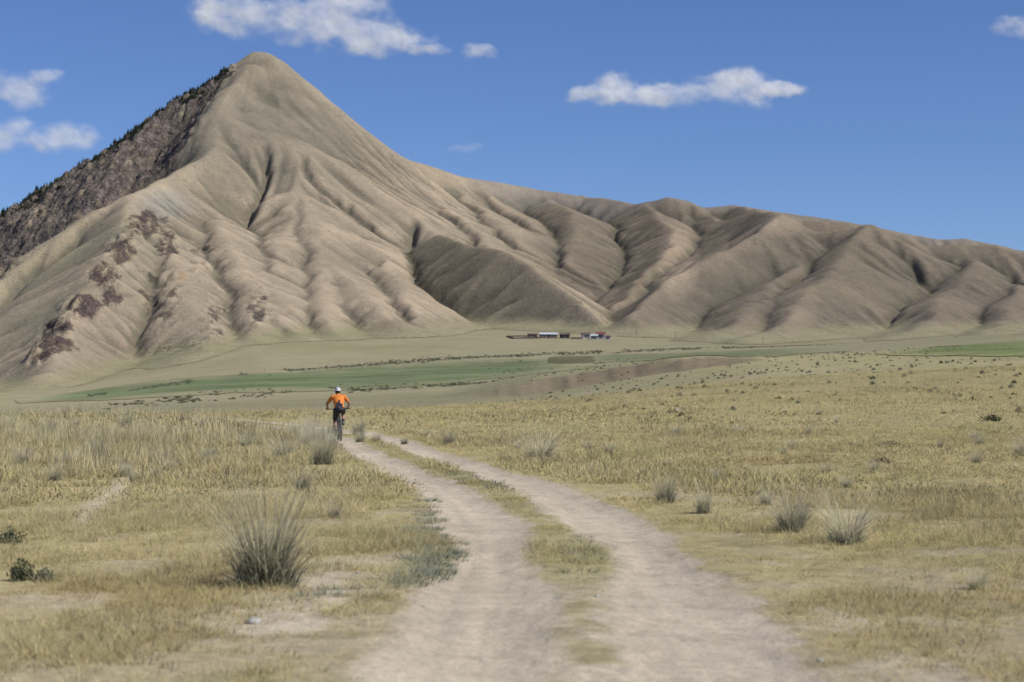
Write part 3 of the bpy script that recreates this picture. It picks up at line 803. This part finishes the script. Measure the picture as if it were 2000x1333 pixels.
def plant(name,me,x,y,w,h,label,cat,group,mw,mh):
    X_,Y_,Z_=gpos(x,y)
    o=add(name,me,None,label=label,category=cat,group=group,loc=(X_,Y_,Z_-.015))
    o.rotation_euler=(0,0,random.uniform(0,6.28))
    sw=w*Y_/F/mw; sh=h*Y_/F/mh; o.scale=(sw,sw,sh); return o
tufts=[(520,1150,265,265),(1055,900,108,74),(875,873,44,46),(555,897,84,60),(318,907,68,46),(632,908,80,94),(190,902,70,70),(45,912,56,56),(480,877,42,44),(446,852,38,32),
(1300,982,76,74),(1374,1003,56,74),(1545,1040,116,114),(1652,1062,144,114),(1495,987,46,48),(590,962,62,62),(652,1012,46,46),(1320,850,34,26),(1612,926,36,32),(1990,893,40,50),
(700,852,46,50),(735,864,34,32),(790,868,28,24),(390,838,44,34),(245,835,48,44),(100,850,56,54),(20,842,56,52),(340,850,38,30),(1440,846,30,22),(515,860,30,32),(150,832,34,24),(280,855,44,30),(1905,1150,70,60),
(620,866,56,60),(640,869,50,50),(575,850,40,36),(598,876,50,62),(606,850,46,56),(704,864,36,34),(655,846,60,44),(648,873,40,40)]
for i in range(90):
    x=random.uniform(0,2000); y=755+random.uniform(42,200)
    X_,Y_,_z=gpos(x,y)
    if abs(float(lateral(np.array([X_]),np.array([Y_]))[0]))<1.9: continue
    if x>900 and random.random()<.45: continue
    hpx=random.uniform(.22,.42)*F/Y_; tufts.append((x,y,hpx*random.uniform(.9,1.4),hpx))
for i,(x,y,w,h) in enumerate(tufts):
    big=h>80
    lab="large pale bunch of tall feather grass beside the dirt track" if big else "grey-green tuft of bunch grass standing in dry meadow"
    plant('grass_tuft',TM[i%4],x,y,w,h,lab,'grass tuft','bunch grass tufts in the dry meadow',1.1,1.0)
shr=[(20,1062,64,34,1),(45,1132,60,48,1),(90,1135,50,34,0),(1740,872,44,12,0),(1938,823,46,16,1),(1725,905,40,14,0)]
for i,(x,y,w,h,d) in enumerate(shr):
    plant('shrub',(SD if d else SM)[i%2],x,y,w,h,"low dark green shrub in the dry grass" if d else "low grey-green sagebrush growing at the track edge",'shrub','low shrubs on the steppe',1.1,.6)
sp=[]
for (x,y,w,h,k) in ((838,1035,56,90,90),(845,1095,60,60,70),(800,1125,90,34,40),(905,930,60,18,24),(960,950,30,10,10),(1140,1065,26,50,10),(620,1150,60,40,12)):
    for _ in range(k):
        a,b_,c_=gpos(x+random.gauss(0,w*.45),y+random.gauss(0,h*.45))
        if float(rutd(np.array([a]),np.array([b_]))[0])<-.02: continue
        sp.append((a,b_,c_-.01))
sp=np.array(sp); m=len(sp)
r=np.random.default_rng(77); sgm=[]
for i in range(2):
    ac=Acc(); blades(ac,60,.16,.09,.8,1.6,.007,(.26,.27,.19),(.44,.46,.34),r,3,.2); sgm.append(ac.mesh('sage'))
s=rng.uniform(.6,1.3,m)
gn_scatter('sage_mat',sp,np.stack([s*0,s*0,rng.uniform(0,6,m)],1),np.stack([s,s,s],1),rng.integers(0,2,m),sgm,MAT_TF)
NX,NY=samp(9000,75,520,15.5)
dn=sstep(-40,30,NX)*.35+.06+.2*sstep(90,200,NY); dn*= .6+.6*fbm(NX/20,NY/30,400,3)
k=rng.uniform(0,1,9000)<dn*.55
NX,NY=NX[k],NY[k]
ok=~((NX<0)&(NY>135)); NX,NY=NX[ok],NY[ok]
NZ=gzn(NX,NY); sz=rng.uniform(.20,.58,len(NX))*(.7+.3*sstep(80,200,NY)); order=np.argsort(-sz/NY)
for j in order[:240]:
    o=add('shrub',(SM*2+SD)[int(j)%8],None,label="small grey-green sagebrush on the dry plain",category='shrub',group='low shrubs on the steppe',loc=(NX[j],NY[j],NZ[j]-.03))
    s=float(sz[j]); o.scale=(s,s,s*random.uniform(.8,1.4)); o.rotation_euler=(0,0,random.uniform(0,6.28))
rest=order[240:]; m=len(rest)
s=sz[rest]
if m: gn_scatter('sagebrush',np.stack([NX[rest],NY[rest],NZ[rest]-.03],1),np.stack([s*0,s*0,rng.uniform(0,6.28,m)],1),np.stack([s,s,s],1),rng.integers(0,4,m),[x.copy() for x in SM+SD[:1]],MAT_LF)
n=3200
xx=rng.uniform(170,1650,n)
Yb=np.interp(xx,[-100,100,330,700,1130,1650],[430,500,640,780,860,900])*(1+rng.normal(0,.015,n))
sel=fbm(xx/60,Yb/60,410,3)>-.25; xx,Yb=xx[sel],Yb[sel]
x2=rng.uniform(950,1250,400); Y2=rng.uniform(480,760,400); s2=fbm(x2/50,Y2/30,420,3)>.15
x3=rng.uniform(200,1050,900); Y3=np.interp(x3,[0,500,1050],[330,480,520])*(1+rng.normal(0,.04,900)); s3=fbm(x3/50,Y3/30,430,3)>.0
xx=np.concatenate([xx,x2[s2],x3[s3]]);Yb=np.concatenate([Yb,Y2[s2],Y3[s3]]); n=len(xx)
Xb=(xx-1000)*Yb/F; s=rng.uniform(.5,1.3,n)
gn_scatter('stream_scrub',np.stack([Xb,Yb,gz(Xb,Yb)-.1],1),np.stack([s*0,s*0,rng.uniform(0,6.28,n)],1),np.stack([s,s,s*.7],1),rng.integers(0,2,n),[SD[0].copy(),SM[0].copy()],MAT_LF)
print('plants',time.time()-T0)

# ---------------------------------------------------------------- pines
def pine_mesh(seed):
    r=np.random.default_rng(seed); ac=Acc()
    th=np.linspace(0,2*math.pi,7)[:-1]
    v=[(.13*math.cos(t),.13*math.sin(t),-.6) for t in th]+[(.05*math.cos(t),.05*math.sin(t),6.) for t in th]
    ac.put(v,[[i,(i+1)%6,6+(i+1)%6,6+i] for i in range(6)],[(.09,.06,.045)]*12)
    L=9
    for k in range(L):
        z=.8+k*.72; rad=(1.75*(1-k/L)+.12)*r.uniform(.85,1.15)
        nb=11
        for b in range(nb):
            a=2*math.pi*(b+r.uniform(-.3,.3))/nb; q=rad*r.uniform(.7,1.2); wd=q*.34
            c=np.array([.045,.062,.035])*r.uniform(.6,1.5)
            d=np.array([math.cos(a),math.sin(a),0]); s=np.array([-d[1],d[0],0])
            p0=np.array([0,0,z+.75]); p1=d*q*.6+s*wd+np.array([0,0,z+.25]); p2=d*q+np.array([0,0,z-.2*r.uniform()]); p3=d*q*.6-s*wd+np.array([0,0,z+.2])
            ac.put([p0,p1,p2,p3],[[0,1,2,3]],[c*.6,c,c*1.2,c])
    return ac.mesh('pine_tree')
PM=[pine_mesh(s) for s in (1,2,3)]
for m in PM: m.materials.append(MAT_LF)
R1=G_M[1][0]
sl=np.array([math.hypot(*(R1[i+1]-R1[i])[:2]) for i in range(len(R1)-1)]); cum=np.concatenate([[0],np.cumsum(sl)])
n=4200
tt=rng.uniform(22,cum[-1]*.86,n)
bx=np.interp(tt,cum,R1[:,0]); by=np.interp(tt,cum,R1[:,1])
off=np.abs(rng.normal(0,1,n))**1.4*32-4
TX=bx+rng.normal(0,7,n); TY=by-off
k=(fbm(TX/16,TY/22,500,3)>.22)|((off<8)&(fbm(TX/22,TY/22,502,2)>.0)); k&=rng.uniform(0,1,n)<.65
TX,TY=TX[k],TY[k]; TZ=total(TX,TY)
pyt=755-F*(TZ-CH)/TY; pxt=1000+F*TX/TY
k=pyt<np.interp(pxt,CRX,CRY)-4; TX,TY,TZ=TX[k],TY[k],TZ[k]
ts=rng.uniform(.25,.58,len(TX))
for j in range(min(290,len(TX))):
    o=add('pine_tree',PM[j%3],None,label="small dark conifer growing on the rocky mountain ridge",category='tree',group='conifers along the mountain ridge',loc=(TX[j],TY[j],TZ[j]-.3))
    o.scale=(ts[j]*1.1,ts[j]*1.1,ts[j]); o.rotation_euler=(0,0,random.uniform(0,6.28))
q=slice(290,None); m=len(TX[q]); s=ts[q]
if m: gn_scatter('ridge_forest',np.stack([TX[q],TY[q],TZ[q]-.3],1),np.stack([s*0,s*0,rng.uniform(0,6,m)],1),np.stack([s,s,s],1),rng.integers(0,3,m),[x.copy() for x in PM],MAT_LF)
print('trees',len(TX),time.time()-T0)

# ---------------------------------------------------------------- settlement
def tz(X_,Y_): return float(total(np.array([X_]),np.array([Y_]))[0])
M_white=simple('whitewash',(.58,.56,.52),.8,nsc=3); M_blue=simple('blue_wall_paint',(.28,.40,.50),.7,nsc=2)
M_red=simple('red_roof',(.22,.075,.065),.7,nsc=3); M_grey=simple('grey_roof_sheet',(.60,.62,.64),.6,nsc=2); M_dark=simple('weathered_wood',(.085,.07,.06),.9,nsc=4,namp=.3)
M_glass=simple('window_glass',(.03,.04,.05),.1); M_mud=simple('mud_brick',(.20,.155,.11),.9,nsc=2,namp=.2); M_brown=simple('brown_roof',(.14,.10,.08),.8,nsc=2)
def house(px,Yd,w,d,h,rh,rot,mw,mr,name,label,cat,wins=3):
    X_=(px-1000)*Yd/F; z=tz(X_,Yd)-.15
    e=add(name,None,label=label,category=cat,loc=(X_,Yd,z)); e.rotation_euler=(0,0,rot)
    b=B(); 
    v=[(-w/2,-d/2,-.6),(w/2,-d/2,-.6),(w/2,d/2,-.6),(-w/2,d/2,-.6),(-w/2,-d/2,h),(w/2,-d/2,h),(w/2,d/2,h),(-w/2,d/2,h),(-w/2,0,h+rh*.96),(w/2,0,h+rh*.96)]
    b.add(v,[(0,1,5,4),(2,3,7,6),(1,2,6,9,5),(3,0,4,8,7),(0,3,2,1)]); add('wall',b.mesh('wall'),mw,e)
    b=B(); o=.4; t=.12; k=rh/(d/2); y0=d/2+o; zz=h-o*k
    v=[(-w/2-o,-y0,zz+.04),(w/2+o,-y0,zz+.04),(w/2+o,0,h+rh+.04),(-w/2-o,0,h+rh+.04),(-w/2-o,y0,zz+.04),(w/2+o,y0,zz+.04)]
    v2=[(a,c,q+t) for a,c,q in v]
    b.add(v+v2,[(0,3,2,1),(3,4,5,2),(6,7,8,9),(9,8,11,10),(0,1,7,6),(4,10,11,5),(0,6,9,3),(3,9,10,4),(1,2,8,7),(2,5,11,8)])
    add('roof',b.mesh('roof'),mr,e)
    for i in range(wins):
        x=-w/2+w*(i+1)/(wins+1)
        if i==wins//2 and wins>1:
            b=B(); b.box((x,-d/2-.03,1.15),(1.0,.08,2.0)); add('door',b.mesh('door'),M_dark,e)
        else:
            b=B(); b.box((x,-d/2-.02,h*.55),(1.1,.06,1.0)); wd=add('window',b.mesh('window'),M_glass,e)
            b=B()
            for q in (-.6,.6): b.box((x+q,-d/2-.05,h*.55),(.1,.12,1.3))
            for q in (-.6,.6): b.box((x,-d/2-.05,h*.55+q),(1.1,.12,.1))
            add('frame',b.mesh('frame'),M_white,wd)
    return e
house(1071,1050,9.0,6,2.1,.9,.06,M_mud,M_grey,'barn',"long low barn with a pale sheet-metal roof",'barn',3)
house(1103,1052,5.0,4.5,2.0,.6,-.1,M_dark,M_brown,'shed',"small dark wooden shed beside the barn",'shed',1)
house(1040,1058,4.6,4,1.7,.5,.1,M_mud,M_brown,'shed',"low mud-brick shed next to the livestock pen",'shed',1)
house(1145,1056,4.2,5,2.2,.9,.1,M_white,M_brown,'house',"small whitewashed house with a brown roof",'house',2)
house(1160,1046,3.4,4,1.9,.7,.0,M_blue,M_grey,'house',"small blue house with a pale metal roof",'house',2)
house(1173,1056,4.4,5,2.5,1.2,-.08,M_white,M_red,'house',"white house with a steep red roof",'house',3)
house(1187,1047,2.6,3.0,1.6,.5,.05,M_blue,M_red,'shed',"small blue outbuilding with a red roof",'shed',1)
def wall_line(name,label,pts,h,t,mat,cat):
    P=[((x-1000)*Yd/F,Yd) for x,Yd in pts]; P=[(a,b_,tz(a,b_)) for a,b_ in P]
    o0=P[0]; b=B()
    for i in range(len(P)-1):
        a=P[i];c_=P[i+1]; L=math.hypot(c_[0]-a[0],c_[1]-a[1]); ang=math.atan2(c_[1]-a[1],c_[0]-a[0])
        m_=max(1,int(L/3))
        for k in range(m_):
            f=(k+.5)/m_; x=a[0]+(c_[0]-a[0])*f; y=a[1]+(c_[1]-a[1])*f; z=a[2]+(c_[2]-a[2])*f
            b.box((x-o0[0],y-o0[1],z-o0[2]+h/2-.2),(L/m_-.004,t,h+.4),ang)
    add(name,b.mesh(name),mat,label=label,category=cat,loc=o0)
wall_line('stone_wall',"low dark livestock pen wall beside the barn",[(1002,1036),(1052,1042),(1040,1070),(990,1060),(1002,1036)],.7,.5,M_dark,'wall')
wall_line('fence',"weathered wooden fence between the farm buildings",[(1114,1042),(1136,1044)],.9,.12,M_dark,'fence')
def pole(px,Yd,h):
    X_=(px-1000)*Yd/F; z=tz(X_,Yd)
    e=add('utility_pole',None,label="weathered wooden utility pole standing on the valley slope",category='pole',group='utility poles across the valley',loc=(X_,Yd,z-.3))
    b=B(); b.tube((0,0,0),(0,0,h+.3),.09,.06,8); add('pole',b.mesh('pole',True),M_dark,e)
    b=B(); b.box((0,-.12,h-.3),(1.3,.1,.1)); 
    for q in (-.6,0,.6): b.tube((q,-.12,h-.25),(q,-.12,h-.1),.04,n=6)
    add('crossarm',b.mesh('crossarm'),M_dark,e)
for x,Yd in ((1243,1080),(1320,1060),(1490,960)): pole(x,Yd,4.2)

# ---------------------------------------------------------------- stones
M_st=simple('pale_stone',(.44,.42,.38),.9,nsc=8,namp=.2)
def stone(px,py,w):
    X_,Y_,Z_=gpos(px,py); s=w*Y_/F; r=np.random.default_rng(int(px))
    b=B(); b.ell((0,0,0),(s/2,s*.4,s*.28),n=12,m=8); me=b.mesh('stone',True)
    for v in me.vertices: v.co*=1+.16*math.sin(v.co.x*23/s+px)+.1*r.normal()*.5
    add('stone',me,M_st,label="pale rounded stone lying in the dry grass",category='stone',group='stones on the ground',loc=(X_,Y_,Z_+s*.08))
for a in ((497,1217,34),(1322,802,12),(1165,1165,12),(830,1185,10),(1450,1200,9),(700,1120,12),(1600,1290,14),(940,1290,8),(1050,1240,7),(880,1210,6),(1330,1130,7),(1240,1270,8),(780,1270,9)): stone(*a)

# ---------------------------------------------------------------- bicycle and rider
BY=63.0
BX=float(np.interp(BY,_ry,_rx))-.80
HEAD=math.atan2(-float(np.interp(BY,_ry,_rd)),1)
BZ=float(gzn(np.array([BX]),np.array([BY]))[0])+.004
rot=(0,math.radians(-2),HEAD)
M_blk=simple('black_rubber',(.02,.02,.02),.8); M_tyre=simple('dusty_rubber',(.13,.11,.09),.9,nsc=20); M_met=simple('brushed_metal',(.35,.35,.36),.35,.9); M_fr=simple('dusty_frame_paint',(.16,.145,.125),.6,nsc=12); M_cy=simple('spoke_metal',(.5,.5,.52),.3,.9)
bike=add('bicycle',None,label="dusty mountain bike ridden along the dirt track",category='bicycle',loc=(BX,BY,BZ)); bike.rotation_euler=rot
W=.36; RH=(0,-.46,W); FH=(0,.68,W); BB=(0,-.02,.33)
b=B(); st=(0,-.17,.78); ht=(0,.46,.86); hb=(0,.50,.74)
b.tube(BB,st,.018); b.tube(st,ht,.018); b.tube(BB,hb,.022); b.tube(ht,hb,.024)
for s in (-1,1): b.tube((s*.02,-.02,.33),(s*.065,-.46,W),.011); b.tube((s*.02,-.165,.74),(s*.065,-.46,W),.009)
b.tube(BB,(BB[0]+.03,BB[1],BB[2]),.03); b.tube((0,-.17,.78),(0,-.21,.92),.014)
add('frame',b.mesh('frame',True),M_fr,bike)
b=B(); b.tube((0,.50,.74),(0,.51,.70),.03); b.box((0,.515,.735),(.15,.05,.04))
for s in (-1,1): b.tube((s*.065,.515,.73),(s*.065,.68,W),.018,.014)
b.tube((0,.46,.86),(0,.44,.96),.016); add('fork',b.mesh('fork',True),M_fr,bike)
b=B(); b.tube((0,.44,.96),(0,.50,.99),.017)
bar=[(-.38,.47,1.01),(-.2,.49,1.005),(-.06,.50,.985),(.06,.50,.985),(.2,.49,1.005),(.38,.47,1.01)]
b.path(bar,.014); hbm=add('handlebar',b.mesh('handlebar',True),M_blk,bike)
for s in (-1,1):
    b=B(); b.tube((s*.26,.482,1.008),(s*.385,.469,1.011),.018); add('grip',b.mesh('grip',True),M_blk,hbm)
    b=B(); b.tube((s*.22,.50,1.0),(s*.30,.545,.985),.007); add('brake_lever',b.mesh('brake_lever',True),M_met,hbm)
b=B(); b.ell((0,-.27,.935),(.07,.08,.028)); b.ell((0,-.17,.935),(.03,.13,.02)); b.tube((-.02,-.24,.91),(-.02,-.12,.915),.005); b.tube((.02,-.24,.91),(.02,-.12,.915),.005)
add('saddle',b.mesh('saddle',True),M_blk,bike)
for nm,c_ in (('wheel',RH),('wheel',FH)):
    b=B(); b.tube((-.05,c_[1],c_[2]),(.05,c_[1],c_[2]),.022)
    for i in range(28):
        a=2*math.pi*i/28; s=(-1)**i
        b.tube((s*.03,c_[1]+.02*math.cos(a),c_[2]+.02*math.sin(a)),(0,c_[1]+.31*math.cos(a),c_[2]+.31*math.sin(a)),.0012,n=4,cap=False)
    w_=add(nm,b.mesh('wheel'),M_cy,bike)
    b=B(); b.torus(c_,W-.028,.028,48,10); add('tyre',b.mesh('tyre',True),M_tyre,w_)
    b=B(); b.torus(c_,.312,.011,48,6,1.3); add('rim',b.mesh('rim',True),M_fr,w_)
    b=B(); b.torus((c_[0]-.04,c_[1],c_[2]),.08,.006,30,6,.4); add('brake_disc',b.mesh('brake_disc',True),M_met,w_)
b=B(); b.torus((.045,BB[1],BB[2]),.07,.006,30,6,.5); b.tube((.055,BB[1],BB[2]),(.065,BB[1]+.02,BB[2]+.168),.012); b.tube((-.055,BB[1],BB[2]),(-.065,BB[1]-.02,BB[2]-.168),.012)
cr=add('crank',b.mesh('crank',True),M_met,bike)
for s,p in ((1,(.12,0,.50)),(-1,(-.12,-.04,.162))):
    b=B(); b.box(p,(.09,.10,.018)); add('pedal',b.mesh('pedal'),M_blk,cr)
b=B()
for zz in (.07,-.07): b.tube((.05,BB[1],BB[2]+zz*.95),(.05,-.46,W+zz*.45),.005,n=6)
b.torus((.05,-.46,W),.035,.012,20,6,.8); add('chain',b.mesh('chain'),M_met,bike)
M_skin=simple('skin',(.42,.235,.16),.55); M_org=simple('orange_jersey',(.80,.24,.035),.75,nsc=14,namp=.12); M_shorts=simple('black_lycra',(.018,.018,.022),.6)
M_hel=simple('white_helmet',(.78,.79,.80),.35); M_hair=simple('dark_hair',(.03,.02,.015),.8); M_shoe=simple('grey_shoe',(.14,.13,.12),.6); M_sock=simple('dark_sock',(.04,.04,.05),.9); M_navy=simple('navy_pocket',(.03,.04,.08),.7)
per=add('person',ME_body,M_skin,label="cyclist in orange jersey, black shorts and white helmet riding away",category='person',loc=(BX,BY,BZ)); per.rotation_euler=rot
add('jersey',ME_jersey,M_org,per); add('shorts',ME_shorts,M_shorts,per)
add('jersey_pocket',ME_pocket,M_navy,per); add('jersey_emblem',ME_emblem,M_navy,per)
for m in ME_shoes: add('shoe',m,M_shoe,per)
for m in ME_socks: add('sock',m,M_sock,per)
hy,hz=.185,1.585
b=B(); b.ell((0,hy,hz),(.098,.135,.118),-.12,n=28,m=20,cut=-.12)
hel=add('helmet',b.mesh('helmet',True),M_hel,per)
for x in (-.055,-.02,.02,.055):
    b=B(); 
    for k in range(7):
        a0=math.radians(20+k*20); a1=math.radians(34+k*20)
        f=lambda a:(x*(1+.2*math.sin(a)),hy+.137*math.cos(a)*math.sqrt(1-(x/.098)**2),hz+.1195*math.sin(a)*math.sqrt(1-(x/.098)**2))
        b.tube(f(a0),f(a1),.006,n=6)
    add('helmet_vent',b.mesh('helmet_vent'),M_blk,hel)
b=B(); b.ell((0,.165,1.545),(.083,.095,.08),0,cut=-.7); add('hair',b.mesh('hair',True),M_hair,per)
for s in (-1,1):
    b=B(); b.ell((s*.031,.282,1.57),(.011,.008,.008)); add('eye',b.mesh('eye',True),M_hel,per)
print('rider',time.time()-T0)

# ---------------------------------------------------------------- clouds
def cloud_mat():
    m,nt,out=newmat('cloud_vapour'); L=nt.links
    al=N(nt,'ShaderNodeAttribute',_attribute_name='dens').outputs['Fac']
    geo=nt.nodes.new('ShaderNodeNewGeometry').outputs['Position']
    n=noise(nt,geo,.0045,10,.66)
    a=math_(nt,'ADD',al,math_(nt,'MULTIPLY',math_(nt,'SUBTRACT',n,.5),1.3))
    a=math_(nt,'MULTIPLY',maprange(nt,a,.0,1.35,0,.90),maprange(nt,al,.0,.75,0,1))
    d=N(nt,'ShaderNodeBsdfDiffuse'); d.inputs[0].default_value=(.28,.28,.28,1)
    e=N(nt,'ShaderNodeEmission',Strength=.52); e.inputs[0].default_value=(.95,.96,1,1)  # glow added in place of sunlight scattered inside the cloud
    ad=nt.nodes.new('ShaderNodeAddShader'); L.new(d.outputs[0],ad.inputs[0]); L.new(e.outputs[0],ad.inputs[1])
    tr=nt.nodes.new('ShaderNodeBsdfTransparent'); m2=nt.nodes.new('ShaderNodeMixShader')
    L.new(a,m2.inputs[0]); L.new(tr.outputs[0],m2.inputs[1]); L.new(ad.outputs[0],m2.inputs[2]); L.new(m2.outputs[0],out.inputs['Surface'])
    return m
MC=cloud_mat()
def cloud(lumps,Yd,seed,label,gain=1.0):
    x0=min(l[0]-l[2]*1.8 for l in lumps); x1=max(l[0]+l[2]*1.8 for l in lumps); y0=min(l[1]-l[3]*2 for l in lumps); y1=max(l[1]+l[3]*2 for l in lumps)
    nx=max(60,int((x1-x0)/2.5)); ny=max(40,int((y1-y0)/2.5))
    gx,gy=np.meshgrid(np.linspace(x0,x1,nx),np.linspace(y0,y1,ny)); gx=gx.ravel(); gy=gy.ravel()
    wx=gx+fbm(gx/60,gy/45,seed,4)*18; wy=gy+fbm(gx/50,gy/40,seed+5,4)*10
    env=np.full(gx.shape,-1.); sm=np.zeros(gx.shape)
    for cx,cy,rx,ry in lumps:
        dy=(wy-cy)/ry; dy=np.where(dy>0,dy*1.2,dy)
        q=1-((wx-cx)/rx)**2-dy**2; env=np.maximum(env,q); sm+=np.clip(q,0,1)
    e=env*.95+.5*fbm(gx/44,gy/30,seed+9,6)+.12
    dens=np.clip(e*.95,0,1.2)*gain*sstep(-.9,.4,env)
    bx_=np.minimum((gx-x0)/(x1-x0),(x1-gx)/(x1-x0)); by_=np.minimum((gy-y0)/(y1-y0),(y1-gy)/(y1-y0)); dens=dens*sstep(0,.06,bx_)*sstep(0,.08,by_)
    s=Yd/F; X_=(gx-1000)*s; Zc=CH+(755-gy)*s
    Yc=Yd-np.sqrt(np.clip(sm,0,2)+.05)*12*s-fbm(gx/34,gy/28,seed+20,3)*3*s
    cx=X_.mean(); cz=Zc.mean()
    me=mesh_np('cloud',np.stack([X_-cx,Yc-Yd,Zc-cz],1),quads(ny,nx),None,True,{'dens':dens})
    add('cloud',me,MC,label=label,category='cloud',loc=(cx,Yd,cz),kind='structure')
cloud([(440,22,90,54),(550,35,142,68),(660,48,132,62),(740,80,122,38),(680,5,105,48),(830,98,70,16)],7000,601,"large white fair-weather cloud drifting above the mountain peak")
cloud([(1150,190,56,30),(1205,175,60,42),(1290,190,102,31),(1350,180,88,38),(1440,178,95,50),(1515,174,70,25)],8000,622,"elongated white cumulus cloud floating in blue sky")
cloud([(35,180,84,46),(85,155,38,26)],7500,641,"soft white cloud in blue sky beside the ridge",.75)
cloud([(15,262,74,42)],7600,652,"small white cloud low over the ridge",.75)
cloud([(125,268,76,38),(85,282,38,20)],7700,663,"small flat-based white cloud over the ridge",.72)
cloud([(935,102,40,17)],7800,674,"tiny wisp of white cloud in blue sky",.68)
cloud([(1990,50,52,27)],7800,685,"soft wisp of white cloud in blue sky",.68)
cloud([(890,293,44,13)],8200,696,"faint thin streak of cloud in blue sky",.3)

# ---------------------------------------------------------------- light, sky, camera
S=Vector((.74,-.30,.76)).normalized()
sl_=bpy.data.lights.new('sun','SUN'); sl_.energy=3.9; sl_.angle=math.radians(.53); sl_.color=(1,.96,.89)
so=bpy.data.objects.new('sun',sl_); COL.objects.link(so); so.rotation_euler=S.to_track_quat('Z','Y').to_euler()
w=bpy.data.worlds.new('World'); scene.world=w; w.use_nodes=True; nt=w.node_tree
bg=nt.nodes['Background']; sk=nt.nodes.new('ShaderNodeTexSky'); sk.sky_type='NISHITA'; sk.sun_disc=False
sk.sun_elevation=math.asin(S.z); sk.sun_rotation=math.atan2(S.x,S.y); sk.altitude=2500; sk.air_density=1.0; sk.dust_density=.1; sk.ozone_density=3.0
vm=nt.nodes.new('ShaderNodeVectorMath'); vm.operation='MULTIPLY'; vm.inputs[1].default_value=(.60,.70,.95)
nt.links.new(sk.outputs[0],vm.inputs[0]); nt.links.new(vm.outputs[0],bg.inputs['Color']); bg.inputs['Strength'].default_value=.104
cam=bpy.data.cameras.new('camera'); co=bpy.data.objects.new('camera',cam); COL.objects.link(co)
cam.sensor_width=36; cam.lens=70; cam.clip_end=30000; cam.clip_start=.1
co.location=(0,0,CH); co.rotation_euler=(math.radians(90)+math.atan(88.5/F),0,0)
cam.dof.use_dof=True; cam.dof.focus_distance=45; cam.dof.aperture_fstop=2.8
scene.camera=co
scene.view_settings.view_transform='Standard'; scene.view_settings.look='None'; scene.view_settings.exposure=0
print('done',time.time()-T0)
